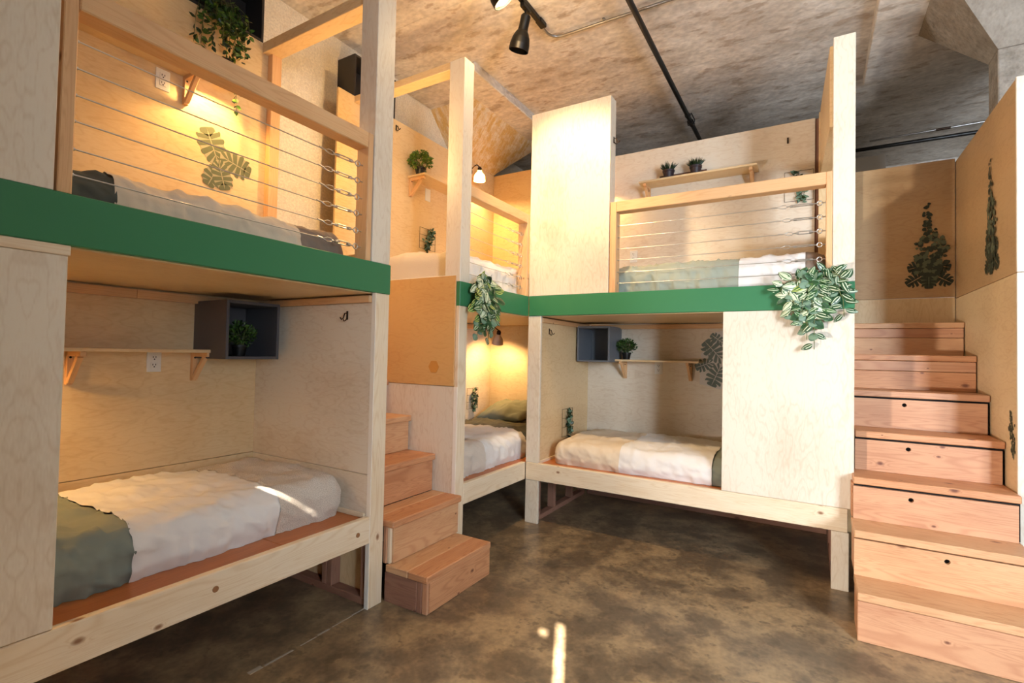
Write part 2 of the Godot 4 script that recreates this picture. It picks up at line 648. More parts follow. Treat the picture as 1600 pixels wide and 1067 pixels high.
	shade.cull_mode = BaseMaterial3D.CULL_DISABLED
	mat("pink_glass", Color(0.76, 0.67, 0.60), 0.35)
	var fg := mat("frosted_glass", Color(0.9, 0.93, 0.95), 0.6)
	fg.emission_enabled = true
	fg.emission = Color(0.93, 0.97, 1.0)
	fg.emission_energy_multiplier = 1.0

# ---------------------------------------------------------------- shell
func frustum(a0: Vector2, a1: Vector2, ya: float, b0: Vector2, b1: Vector2, yb: float) -> ArrayMesh:
	# rectangle a0..a1 (x, z) at height ya joined to rectangle b0..b1 at height yb
	var st := begin()
	var A := [Vector3(a0.x, ya, a0.y), Vector3(a1.x, ya, a0.y), Vector3(a1.x, ya, a1.y), Vector3(a0.x, ya, a1.y)]
	var B := [Vector3(b0.x, yb, b0.y), Vector3(b1.x, yb, b0.y), Vector3(b1.x, yb, b1.y), Vector3(b0.x, yb, b1.y)]
	var mid: Vector3 = (A[0] + A[2] + B[0] + B[2]) * 0.25
	for i in 4:
		var j := (i + 1) % 4
		var n: Vector3 = (A[j] - A[i]).cross(B[i] - A[i]).normalized()
		if n.dot((A[i] + B[j]) * 0.5 - mid) < 0.0:
			n = -n
		quad(st, A[i], A[j], B[j], B[i], n)
	quad(st, A[0], A[1], A[2], A[3], Vector3.DOWN if ya < yb else Vector3.UP)
	quad(st, B[0], B[1], B[2], B[3], Vector3.UP if ya < yb else Vector3.DOWN)
	return st.commit()

func build_shell() -> void:
	struct(board("floor", self, M.polished_concrete, Vector3(-1.5, -0.2, -4.6), Vector3(8.2, 0, 4.7), 0, 0.0))
	# pale chalky line on the slab along the left bunk
	var fl := get_node("floor")
	for q in [[1.665, 1.80, -0.026, 0.006], [1.80, 1.93, -0.022, 0.004], [1.95, 2.02, -0.018, 0.008], [2.03, 2.12, -0.014, 0.005], [2.16, 2.30, -0.012, 0.009], [2.31, 2.37, -0.016, 0.018]]:
		board("chalk_mark", fl, M.chalk, Vector3(q[2] - q[3], 0.0, q[0]), Vector3(q[2] + q[3] * 0.4, 0.0012, q[1]), 2, 0.0004)
	var ce := Node3D.new()
	ce.name = "ceiling"
	add_child(ce)
	struct(ce)
	board("slab", ce, M.board_marked_concrete, Vector3(-1.5, HC, -4.6), Vector3(8.2, HC + 0.25, 4.7), 0, 0.0)
	board("drop_panel", ce, M.board_marked_concrete, Vector3(-1.3, 3.87, -2.3), Vector3(-0.495, HC + 0.01, 0.17), 0, 0.008)
	board("drop_panel", ce, M.board_marked_concrete, Vector3(2.43, 3.87, -1.72), Vector3(4.6, HC + 0.01, 1.0), 0, 0.008)
	for c in [[Vector2(-1.3, -1.55), Vector2(-0.77, -0.2), Vector2(-1.3, -1.05), Vector2(-1.12, -0.65), M.stained_concrete], [Vector2(2.73, -1.08), Vector2(3.93, -0.3), Vector2(3.06, -0.8), Vector2(3.6, -0.6), M.rough_concrete]]:
		var col := Node3D.new()
		col.name = numbered("concrete_column", self)
		add_child(col, true)
		struct(col)
		put("capital", frustum(c[2], c[3], 3.41, c[0], c[1], 3.87), c[4], col)
		board("shaft", col, M.rough_concrete, Vector3(c[2].x, 0, c[2].y), Vector3(c[3].x, 3.41, c[3].y), 1, 0.006)
	struct(board("wall_left", self, M.limewashed_concrete, Vector3(-1.5, 0, -4.6), Vector3(-1.3, HC, 4.7), 1, 0.0))
	struct(board("wall_back", self, M.board_marked_concrete, Vector3(-1.3, 0, -4.6), Vector3(8.0, HC, -4.4), 0, 0.0))
	struct(board("wall_right", self, M.grey_wall, Vector3(8.0, 0, -4.6), Vector3(8.2, HC, 4.7), 1, 0.0))
	# front wall behind the camera: two frosted windows and a narrow gap
	var st := begin()
	var holes := [[4.95, 5.9, 1.4, 3.2], [4.35, 4.9, 1.2, 2.6], [-0.35, -0.05, 0.6, 0.9]]
	for r in [[-1.3, -0.35, 0.0, HC], [-0.35, -0.05, 0.0, 0.6], [-0.35, -0.05, 0.9, HC], [-0.05, 0.68, 0.0, HC], [0.68, 1.1, 0.0, 2.3], [0.68, 1.1, 2.55, HC], [1.1, 2.2, 0.0, HC], [2.2, 2.57, 2.6, HC], [2.2, 2.57, 0.0, 0.05], [2.57, 4.35, 0.0, HC], [4.35, 4.9, 0.0, 1.2], [4.35, 4.9, 2.6, HC], [4.9, 4.95, 0.0, HC], [4.95, 5.9, 0.0, 1.4], [4.95, 5.9, 3.2, HC], [5.9, 8.0, 0.0, HC]]:
		add_block(st, Vector3((r[0] + r[1]) * 0.5, (r[2] + r[3]) * 0.5, 4.6), Vector3(r[1] - r[0], r[3] - r[2], 0.2), 1, 0.0)
	add_block(st, Vector3(4.16, HC * 0.5, 4.395), Vector3(0.18, HC, 0.21), 1, 0.004)  # piers beside the windows
	add_block(st, Vector3(4.93, HC * 0.5, 4.35), Vector3(0.035, HC, 0.30), 1, 0.003)
	struct(put("wall_front", st.commit(), M.grey_wall, self))
	# shutter boards of two slim openings, with the gaps and the small hole that let the sun through
	var sh := Node3D.new()
	sh.name = "window_4"
	add_child(sh)
	struct(sh)
	for r in [[2.2, 2.28, 0.05, 2.6], [2.2805, 2.325, 0.05, 2.252], [2.2805, 2.325, 2.292, 2.6], [2.3255, 2.371, 0.05, 2.6], [2.417, 2.57, 0.05, 2.6], [2.3715, 2.4165, 2.36, 2.6], [0.68, 1.1, 2.3, 2.416], [0.68, 1.1, 2.430, 2.55], [0.68, 0.745, 2.4165, 2.4295], [0.985, 1.1, 2.4165, 2.4295]]:
		board("shutter_board", sh, M.white_wall, Vector3(r[0], r[2], 4.54), Vector3(r[1], r[3], 4.555), 1, 0.0)
	var k := 1
	for h in holes:
		var w := Node3D.new()
		w.name = "window_%d" % k
		add_child(w)
		struct(w)
		k += 1
		var x0: float = h[0]
		var x1: float = h[1]
		for f in [[x0, x0 + 0.05, h[2], h[3]], [x1 - 0.05, x1, h[2], h[3]], [x0 + 0.05, x1 - 0.05, h[2], h[2] + 0.05], [x0 + 0.05, x1 - 0.05, h[3] - 0.05, h[3]]]:
			board("window_frame", w, M.black_metal, Vector3(f[0], f[2], 4.52), Vector3(f[1], f[3], 4.58), 1, 0.003)
		board("window_pane", w, M.frosted_glass, Vector3(x0 + 0.05, h[2] + 0.05, 4.545), Vector3(x1 - 0.05, h[3] - 0.05, 4.555), 1, 0.0)

# ---------------------------------------------------------------- guard rail with cables, running along one axis from p (plain end) to q (turnbuckle end)
const CABLES := [2.405, 2.315, 2.225, 2.138, 2.045, 1.96]

func cable_run(parent: Node3D, p: Vector3, q: Vector3, first_short := 0.0) -> void:
	var d := (q - p).normalized()
	var side := d.cross(Vector3.UP)
	var k := 0
	for y in CABLES:
		var o := origin(parent)
		var a := Vector3(p.x, y, p.z) - o
		var b := Vector3(q.x, y - 0.004, q.z) - o
		var jit := 0.02 * sin(k * 2.4) + (0.07 if k == 0 and first_short > 0.0 else 0.0)
		var eye := b - d * 0.034
		var tb1 := b - d * 0.062
		var tb0 := b - d * (0.185 + jit * 0.4)
		var ql0 := tb0 - d * 0.062
		var c := put("cable", tube([a, a.lerp(ql0, 0.5) + Vector3(0, -0.003, 0), ql0], 0.0026, 6), M.steel, parent)
		var st := begin()
		add_tube(st, [a, a + d * 0.014], 0.006, 8)
		put("ferrule", st.commit(), M.steel, c)
		# loop of doubled cable round the thimble
		st = begin()
		add_tube(st, [ql0, ql0 + d * 0.03 + Vector3(0, 0.011, 0), ql0 + d * 0.052 + Vector3(0, 0.009, 0), ql0 + d * 0.058, ql0 + d * 0.052 - Vector3(0, 0.009, 0), ql0 + d * 0.03 - Vector3(0, 0.011, 0)], 0.0028, 6, true)
		add_tube(st, [ql0 - d * 0.03 + Vector3(0, 0.003, 0), ql0], 0.0042, 6)
		put("cable_loop", st.commit(), M.steel, c)
		st = begin()
		var t := side * (0.008 if k % 3 != 2 else 0.003) + Vector3(0, 0.008 if k % 3 == 2 else 0.003, 0)
		add_tube(st, [tb0 + d * 0.02 + t, tb1 - d * 0.016 + t], 0.0034, 6)
		add_tube(st, [tb0 + d * 0.02 - t, tb1 - d * 0.016 - t], 0.0034, 6)
		add_tube(st, [tb0 + d * 0.012, tb0 + d * 0.03], 0.0085, 8)
		add_tube(st, [tb1 - d * 0.026, tb1 - d * 0.008], 0.0085, 8)
		add_tube(st, [tb0 - d * 0.006, tb0 + d * 0.03], 0.004, 6)
		add_tube(st, [tb1 - d * 0.03, tb1 + d * 0.012], 0.004, 6)
		put("turnbuckle", st.commit(), M.steel, c)
		st = begin()
		add_tube(st, arc(eye, d * 0.014, Vector3.UP * 0.014, 0, TAU * 15 / 16, 15), 0.0038, 6, true)
		add_tube(st, [eye + d * 0.013, b + d * 0.004], 0.0038, 6)
		put("eye_bolt", st.commit(), M.steel, c)
		k += 1

func studs(parent: Node3D, axis: int, fixed0: float, fixed1: float, from: float, to: float, places: Array) -> void:
	# open framing under a bed: sole plate on the floor and uprights to the rail
	var P := func(f: float, y: float, s: float) -> Vector3:
		return Vector3(s, y, f) if axis == 0 else Vector3(f, y, s)
	board("sole_plate", parent, M.stud, P.call(fixed0, 0.0, from), P.call(fixed1, 0.04, to), axis, 0.003)
	for s in places:
		board("stud", parent, M.stud, P.call(fixed0, 0.04, s), P.call(fixed1, 0.45, s + 0.04), 1, 0.003)

func build_left_bunk() -> void:
	var b := thing("bunk_bed", "double plywood bunk left of the narrow stairs, with the longest cable guard", "bunk bed", Vector3(-0.5, 0, 2.7), "built-in plywood bunks")
	var E := 3.86
	board("fascia", b, M.green_paint, Vector3(-0.028, GB, 1.614), Vector3(0.004, GT, E), 2, 0.003)
	board("bed_rail", b, M.pine, Vector3(-0.038, RB, 1.716), Vector3(0, RT, E), 2, 0.004)
	for p in [[2.535, 0.43], [1.80, 0.425]]:
		var pl := put("wood_plug", lathe([Vector2(0, 0), Vector2(0.0125, 0), Vector2(0.0125, 0.004), Vector2(0.011, 0.005), Vector2(0, 0.005)], 20, Basis(Vector3.FORWARD, PI / 2)), M.plug, b)
		pl.position = Vector3(-0.002, p[1], p[0]) - origin(b)
	board("bed_board", b, M.deck_board, Vector3(BK, 0.462, 1.716), Vector3(-0.038, 0.486, 2.2), 2, 0.002)
	board("bed_board", b, M.deck_board, Vector3(BK, 0.462, 2.202), Vector3(-0.038, 0.486, E), 2, 0.002)
	board("front_panel", b, M.birch, Vector3(-0.02, RT + 0.004, 3.04), Vector3(0, 1.683, E), 1, 0.002)
	board("top_trim", b, M.pine, Vector3(-0.02, 1.684, 3.034), Vector3(0.002, GB - 0.001, E), 2, 0.002)
	board("deck", b, M.birch_warm, Vector3(BK, 1.713, 1.72), Vector3(-0.03, 1.729, E), 2, 0.002)
	board("ledger", b, M.pine_warm, Vector3(BK, 1.655, 2.42), Vector3(BK + 0.038, 1.703, E), 2, 0.002)
	board("ledger", b, M.pine_warm, Vector3(BK, 1.655, 1.718), Vector3(BK + 0.038, 1.703, 2.418), 2, 0.002)
	board("ledger", b, M.pine_warm, Vector3(BK + 0.04, 1.665, 1.717), Vector3(-0.03, 1.703, 1.74), 0, 0.002)
	# back wall in two heights, above and below
	board("back_panel", b, M.birch_warm, Vector3(BK - 0.02, 0.40, 1.614), Vector3(BK, 0.722, E), 2, 0.002)
	board("back_panel", b, M.birch_warm, Vector3(BK - 0.02, 0.725, 1.614), Vector3(BK, 2.10, E), 2, 0.002)
	board("back_panel", b, M.birch_warm, Vector3(BK - 0.02, 2.1025, 1.614), Vector3(BK, PT, E), 2, 0.002)
	# wall next to the stairs
	board("side_panel", b, M.birch, Vector3(BK, 0.486, 1.698), Vector3(-0.03, 0.72, 1.716), 0, 0.002)
	board("side_panel", b, M.birch, Vector3(BK, 0.722, 1.698), Vector3(-0.03, 1.665, 1.716), 0, 0.002)
	board("bed_trim", b, M.pine, Vector3(-0.4, 0.487, 1.717), Vector3(-0.04, 0.512, 1.73), 0, 0.002)
	board("stair_panel", b, M.birch_warm, Vector3(BK, 0.0, 1.614), Vector3(-0.03, 1.94, 1.63), 1, 0.002)
	board("corner_post", b, M.pine, Vector3(-0.03, 0, 1.616), Vector3(0, GB, 1.714), 1, 0.003)
	board("post_edge", b, M.ply_edge, Vector3(-0.03, 0, 1.7145), Vector3(-0.002, GB, 1.7175), 1, 0.0)
	studs(b, 0, 1.632, 1.697, BK, -0.03, [-0.085, -0.36, -0.405, -0.8, -1.08])
	# upper bed
	board("upper_front_panel", b, M.birch, Vector3(-0.02, GT, 3.083), Vector3(0, 3.6, E), 1, 0.002)
	board("guard_post", b, M.pine_warm, Vector3(-0.095, GT, 3.036), Vector3(-0.005, PT, 3.074), 1, 0.003)
	board("guard_post", b, M.pine_warm, Vector3(-0.09, GT, 1.763), Vector3(-0.001, 2.575, 1.798), 1, 0.003)
	board("guard_rail", b, M.pine_warm, Vector3(-0.09, 2.492, 1.7985), Vector3(-0.001, 2.575, 3.0355), 2, 0.004)
	cable_run(b, Vector3(-0.045, 0, 3.036), Vector3(-0.045, 0, 1.798))
	board("upper_post", b, M.birch, Vector3(-0.13, GT, 1.62), Vector3(0, 3.5, 1.755), 1, 0.003)
	board("upper_stud", b, M.pine_warm, Vector3(BK, 1.94, 1.63), Vector3(BK + 0.05, PT, 1.70), 1, 0.003)
	board("header", b, M.birch_warm, Vector3(BK, 3.36, 1.63), Vector3(-0.13, PT, 1.74), 0, 0.003)
	board("upper_side_panel", b, M.birch_warm, Vector3(BK, 1.725, 1.64), Vector3(-0.13, 1.94, 1.74), 0, 0.003)
	board("end_panel", b, M.birch, Vector3(BK, 0.0, E - 0.002), Vector3(0, PT, E + 0.03), 1, 0.002)

func build_middle_bunk() -> void:
	var b := thing("bunk_bed", "narrow plywood bunk between left stairs and inner corner, glowing lamp in its lower berth", "bunk bed", Vector3(-0.5, 0, 0.4), "built-in plywood bunks")
	board("fascia", b, M.green_paint, Vector3(-0.028, GB, 0.005), Vector3(0.004, GT, 0.963), 2, 0.003)
	board("bed_rail", b, M.pine, Vector3(-0.038, RB, 0.002), Vector3(0, RT, 0.865), 2, 0.004)
	board("bed_board", b, M.deck_board, Vector3(BK, 0.462, BK), Vector3(-0.038, 0.486, 0.866), 2, 0.002)
	board("corner_post", b, M.pine, Vector3(-0.03, 0, 0.867), Vector3(0, GB, 0.961), 1, 0.003)
	board("deck", b, M.birch_warm, Vector3(BK, 1.713, BK), Vector3(-0.03, 1.729, 0.95), 2, 0.002)
	board("ledger", b, M.pine_warm, Vector3(BK, 1.655, BK), Vector3(BK + 0.038, 1.703, 0.86), 2, 0.002)
	board("back_panel", b, M.birch, Vector3(BK - 0.02, 0.40, BK), Vector3(BK, 1.70, 1.12), 2, 0.002)
	board("back_panel", b, M.birch_warm, Vector3(BK - 0.02, 1.7025, BK), Vector3(BK, PT, 1.12), 2, 0.002)
	board("end_panel", b, M.birch, Vector3(BK - 0.02, 0.40, BK - 0.02), Vector3(0.1, 1.70, BK), 0, 0.002)
	board("end_panel", b, M.birch_warm, Vector3(BK - 0.02, 1.7025, BK - 0.02), Vector3(0.0, PT, BK), 0, 0.002)
	# wall towards the stairs: pale sheet below, amber sheet above
	board("stair_panel", b, M.birch, Vector3(BK, 0.0, 0.945), Vector3(-0.031, 1.166, 0.961), 1, 0.002)
	board("stair_panel", b, M.amber_ply, Vector3(BK, 1.169, 0.943), Vector3(-0.031, 1.925, 0.9645), 0, 0.002)
	board("post_edge", b, M.ply_edge, Vector3(-0.03, 0, 0.9615), Vector3(-0.001, 1.166, 0.9645), 1, 0.0)
	board("inner_panel", b, M.birch_warm, Vector3(BK, 0.486, 0.868), Vector3(-0.03, 1.70, 0.884), 0, 0.002)
	var hx := put("hexagon_inlay", lathe([Vector2(0, 0), Vector2(0.047, 0), Vector2(0.047, 0.002), Vector2(0, 0.002)], 6, Basis(Vector3.RIGHT, PI / 2)), M.hexagon, b)
	hx.position = Vector3(-0.208, 1.297, 0.9648) - origin(b)
	board("upper_inner_panel", b, M.amber_ply, Vector3(BK, 1.725, 0.868), Vector3(-0.13, 1.925, 0.884), 0, 0.002)
	board("guard_top", b, M.ply_edge, Vector3(BK, 1.9255, 0.868), Vector3(-0.13, 1.930, 0.963), 0, 0.001)
	board("upper_post", b, M.birch, Vector3(-0.13, GT, 0.852), Vector3(0, PT, 0.962), 1, 0.003)
	board("header", b, M.birch_warm, Vector3(BK, 3.375, 0.86), Vector3(-0.131, PT, 0.961), 0, 0.003)
	board("guard_post", b, M.pine_warm, Vector3(-0.09, GT, 0.004), Vector3(-0.001, 2.575, 0.04), 1, 0.003)
	board("guard_rail", b, M.pine_warm, Vector3(-0.09, 2.497, 0.0405), Vector3(-0.001, 2.575, 0.8515), 2, 0.004)
	cable_run(b, Vector3(-0.045, 0, 0.852), Vector3(-0.045, 0, 0.04))

func build_far_bunk() -> void:
	var b := thing("bunk_bed", "wide far plywood bunk with a large plain pale panel on its lower front", "bunk bed", Vector3(1.1, 0, -0.5), "built-in plywood bunks")
	board("fascia", b, M.green_paint, Vector3(0.005, GB, -0.028), Vector3(2.273, GT, 0.004), 0, 0.003)
	board("bed_rail", b, M.pine, Vector3(0.001, RB, -0.038), Vector3(2.243, RT, 0), 0, 0.004)
	board("bed_board", b, M.deck_board, Vector3(0.1, 0.462, BK), Vector3(2.16, 0.486, -0.038), 0, 0.002)
	board("corner_post", b, M.birch, Vector3(0.0, 0, -0.034), Vector3(0.117, RB - 0.001, -0.004), 1, 0.003)
	board("corner_post", b, M.birch, Vector3(0.0, RT + 0.001, -0.034), Vector3(0.117, GB, -0.002), 1, 0.003)
	board("side_panel", b, M.birch_warm, Vector3(0.082, 0.486, BK), Vector3(0.1, 1.704, -0.034), 2, 0.002)
	board("partition_panel", b, M.birch_warm, Vector3(0.0, 0.486, BK), Vector3(0.018, 1.704, -0.034), 2, 0.002)
	board("bed_trim", b, M.pine, Vector3(0.101, 0.487, -0.9), Vector3(0.113, 0.51, -0.04), 2, 0.002)
	board("back_panel", b, M.birch, Vector3(0.1, 0.40, BK - 0.02), Vector3(2.16, 1.704, BK), 0, 0.002)
	board("ledger", b, M.pine_warm, Vector3(0.14, 1.66, BK), Vector3(2.16, 1.703, BK + 0.038), 0, 0.002)
	board("ledger", b, M.pine_warm, Vector3(0.1, 1.665, BK + 0.04), Vector3(0.125, 1.703, -0.04), 2, 0.002)
	board("deck", b, M.birch_warm, Vector3(0.0, 1.713, BK), Vector3(2.26, 1.729, -0.03), 0, 0.002)
	board("front_panel", b, M.birch, Vector3(1.527, RT + 0.002, -0.02), Vector3(2.272, GB - 0.001, 0), 1, 0.002)
	board("side_panel", b, M.birch, Vector3(2.16, 0.486, BK), Vector3(2.18, 1.704, -0.022), 2, 0.002)
	board("foot_post", b, M.birch, Vector3(2.157, 0, -0.034), Vector3(2.249, RB - 0.001, -0.004), 1, 0.003)
	studs(b, 2, 0.02, 0.085, BK, -0.035, [-0.078, -0.125, -0.42, -0.80, -1.08])
	studs(b, 0, BK - 0.09, BK - 0.022, 0.1, 2.16, [0.16, 0.32, 0.72, 1.12, 1.52, 1.92, 2.11])
	studs(b, 2, 2.16, 2.225, BK, -0.035, [-0.078, -0.42, -0.80])
	# upper bed
	board("upper_front_panel", b, M.birch, Vector3(0.0, GT + 0.001, -0.02), Vector3(0.699, PT, 0), 1, 0.002)
	board("panel_return", b, M.birch, Vector3(0.681, GT, -0.12), Vector3(0.699, PT, -0.0205), 1, 0.002)
	board("panel_return", b, M.birch, Vector3(0.0, GT, -0.12), Vector3(0.018, PT, -0.0205), 1, 0.002)
	board("upper_back_panel", b, M.birch, Vector3(0.0, 1.704, BK - 0.03), Vector3(2.065, PT - 0.03, BK - 0.01), 0, 0.002)
	board("upper_back_panel", b, M.birch_warm, Vector3(2.10, 1.704, BK - 0.03), Vector3(2.33, PT - 0.03, BK - 0.01), 1, 0.002)
	board("upper_stud", b, M.stud, Vector3(2.06, 1.724, BK - 0.06), Vector3(2.11, PT - 0.03, BK - 0.032), 1, 0.002)
	board("guard_post", b, M.pine_warm, Vector3(0.706, GT, -0.09), Vector3(0.755, 2.585, -0.001), 1, 0.003)
	board("guard_post", b, M.pine_warm, Vector3(2.122, GT, -0.09), Vector3(2.1555, 2.585, -0.001), 1, 0.003)
	board("guard_rail", b, M.pine_warm, Vector3(0.7555, 2.505, -0.09), Vector3(2.1215, 2.585, -0.001), 0, 0.004)
	cable_run(b, Vector3(0.755, 0, -0.045), Vector3(2.122, 0, -0.045), 1.0)
	board("upper_post", b, M.birch, Vector3(2.157, GT + 0.001, -0.1), Vector3(2.273, PT, 0), 1, 0.003)
	board("return_panel", b, M.birch_warm, Vector3(2.09, 1.73, -1.06), Vector3(2.272, PT - 0.03, -1.0), 1, 0.003)
	var hd := board("header", b, M.birch_warm, Vector3(2.12, 2.9, -1.0), Vector3(2.20, PT, -0.10), 2, 0.003)
	hd.rotation.y = 0.045
	board("side_guard", b, M.birch_warm, Vector3(2.165, 1.73, -0.998), Vector3(2.20, 2.38, -0.102), 2, 0.002)
	board("sill_board", b, M.pine, Vector3(1.86, GT, -0.09), Vector3(2.12, GT + 0.012, 0.012), 0, 0.002)

# ---------------------------------------------------------------- stairs
func build_left_stairs() -> void:
	var s := thing("staircase", "narrow reddish fir box stairs climbing between the left and middle bunks", "staircase", Vector3(-0.3, 0, 1.28), "fir box stairs")
	var front := [0.306, 0.037, -0.192, -0.42, -0.65, -0.88, -1.1]
	var tops := [0.205, 0.45, 0.70, 0.945, 1.19, 1.435, 1.68]
	for k in 7:
		var z0: float = 0.985 if k == 0 else 0.966
		var z1: float = 1.6 if k < 2 else 1.611
		var back: float = (front[k + 1] if k < 6 else -1.25)
		var base: float = 0.0 if k == 0 else tops[k - 1]
		var x: float = front[k]
		board("riser", s, M.fir if k % 2 == 0 else M.fir_pale, Vector3(x - 0.036, base + 0.001, z0 + 0.004), Vector3(x, tops[k] - 0.041, z1 - (0.03 if k < 2 else 0.004)), 2, 0.003)
		var fr: float = x + (0.004 if k == 0 else 0.022)
		if k < 2:
			var cut: float = fr - 0.14
			board("tread_board", s, M.fir, Vector3(cut + 0.001, tops[k] - 0.04, z0), Vector3(fr, tops[k], z1), 2, 0.005)
			board("tread_board", s, M.fir_pale, Vector3(back + (-0.03 if k == 0 else 0.0), tops[k] - 0.04, z0 if k > 0 else 0.985), Vector3(cut, tops[k], z1), 2, 0.004)
		else:
			board("tread_board", s, M.fir if k % 2 == 0 else M.fir_pale, Vector3(back - (0.03 if k < 6 else 0.0), tops[k] - 0.04, z0), Vector3(fr, tops[k], z1), 2, 0.005)
	# the open left end of the two lowest steps
	board("end_board", s, M.stud, Vector3(0.0, 0.001, 1.58), Vector3(0.235, 0.163, 1.597), 0, 0.002)
	board("end_stile", s, M.stud, Vector3(0.237, 0.001, 1.576), Vector3(0.268, 0.163, 1.595), 1, 0.002)
	board("end_stile", s, M.fir_pink, Vector3(0.27, 0.001, 1.574), Vector3(0.304, 0.163, 1.592), 1, 0.002)
	board("end_stile", s, M.pine, Vector3(0.004, 0.206, 1.56), Vector3(0.024, 0.409, 1.586), 1, 0.002)
	board("end_stile", s, M.fir_pink, Vector3(-0.02, 0.206, 1.56), Vector3(0.003, 0.409, 1.594), 1, 0.002)
	board("end_panel", s, M.fir_pink, Vector3(0.0, 0.001, 0.99), Vector3(0.268, 0.163, 1.005), 0, 0.002)

func build_right_stairs() -> void:
	var s := thing("staircase", "wide pinkish fir stairs beside the far bunk with finger-hole drawers in the risers", "staircase", Vector3(2.62, 0, 0.0), "fir box stairs")
	var front := [0.60, 0.36, 0.12, -0.135, -0.407, -0.69, -1.0]
	var woods := [M.fir_pink, M.fir_pale, M.fir_pink, M.fir_pink, M.fir_pink, M.fir, M.fir_pink]
	var o := origin(s)
	for k in 7:
		var top: float = 0.241 * (k + 1)
		var base: float = 0.241 * k
		var z: float = front[k]
		var zb: float = front[k + 1] if k < 6 else -1.228
		var x0: float = 2.252 if k < 2 else (2.262 if k == 2 else 2.285)
		var x1: float = 2.972
		var w := x1 - x0
		if k in [1, 2, 3, 4]:
			# a drawer behind every one of these risers
			var gap: float = 0.008 if k > 1 else 0.004
			var h := 0.241 - 0.041 - gap * 1.6
			var dr := put("drawer_front", holed_panel(w - gap, h, 0.022, [0, 0.03, -0.085, -0.075, -0.06][k] * 1.0, [0, 0.058, 0.052, 0.056, 0.06][k] * 1.0, 0.0125), woods[k], s)
			dr.position = Vector3((x0 + x1 - gap) * 0.5, base + 0.001 + h * 0.5, z - 0.011) - o
			board("drawer_box", dr, M.gap, Vector3(x0 + 0.01, base + 0.006, z - 0.10), Vector3(x1 - 0.01, base + h - 0.005, z - 0.05), 0, 0.0)
			board("carcass", s, M.gap, Vector3(x0 + 0.004, base + 0.0, z - 0.06), Vector3(x1 + 0.004, top - 0.042, z - 0.026), 0, 0.0)
		elif k >= 5:
			board("riser", s, M.fir if k == 5 else M.fir_pale, Vector3(x0, base + 0.001, z - 0.03), Vector3(x1, base + 0.128, z), 0, 0.002)
			board("riser", s, M.fir_pink, Vector3(x0, base + 0.131, z - 0.03), Vector3(x1, top - 0.043, z), 0, 0.002)
		else:
			board("riser", s, woods[k], Vector3(x0, 0.001, z - 0.03), Vector3(x1, top - 0.043, z), 0, 0.003)
		board("tread_board", s, [M.fir_pale, M.fir_pale, M.fir, M.fir, M.fir_pink, M.fir, M.fir_pale][k], Vector3(x0, top - 0.04, zb - 0.03), Vector3(x1 + 0.003, top, z + 0.004), 0, 0.004)
	# plywood side below the three lowest steps
	for k in 3:
		board("side_board", s, M.fir, Vector3(2.254, 0.241 * k + 0.001, [0.36, 0.12, 0.005][k]), Vector3(2.272, 0.241 * (k + 1) - 0.042, front[k] - 0.031), 2, 0.002)
	var w := thing("plywood_partition", "tall plywood wall closing the top of the right stairs, printed with a large leaf bouquet", "partition", Vector3(2.62, 0, -1.27))
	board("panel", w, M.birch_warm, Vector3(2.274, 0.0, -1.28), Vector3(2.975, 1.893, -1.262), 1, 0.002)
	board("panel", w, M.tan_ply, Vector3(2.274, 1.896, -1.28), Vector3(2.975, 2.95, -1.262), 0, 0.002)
	w = thing("plywood_partition", "tall plywood side wall at the right edge of the drawer stairs, its pale end facing the room", "partition", Vector3(3.03, 0, -0.6))
	board("panel", w, M.birch_warm, Vector3(2.98, 0.0, -1.3), Vector3(2.998, 1.884, 0.03), 2, 0.002)
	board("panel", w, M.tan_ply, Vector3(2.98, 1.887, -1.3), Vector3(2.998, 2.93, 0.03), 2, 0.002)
	board("core", w, M.stud, Vector3(2.999, 0.0, -1.3), Vector3(3.08, 2.92, 0.02), 1, 0.002)
	board("end_panel", w, M.birch, Vector3(2.9785, 0.0, 0.0305), Vector3(3.14, 1.884, 0.046), 1, 0.002)
	board("end_panel", w, M.birch, Vector3(2.9785, 1.887, 0.0305), Vector3(3.14, 2.935, 0.046), 1, 0.002)

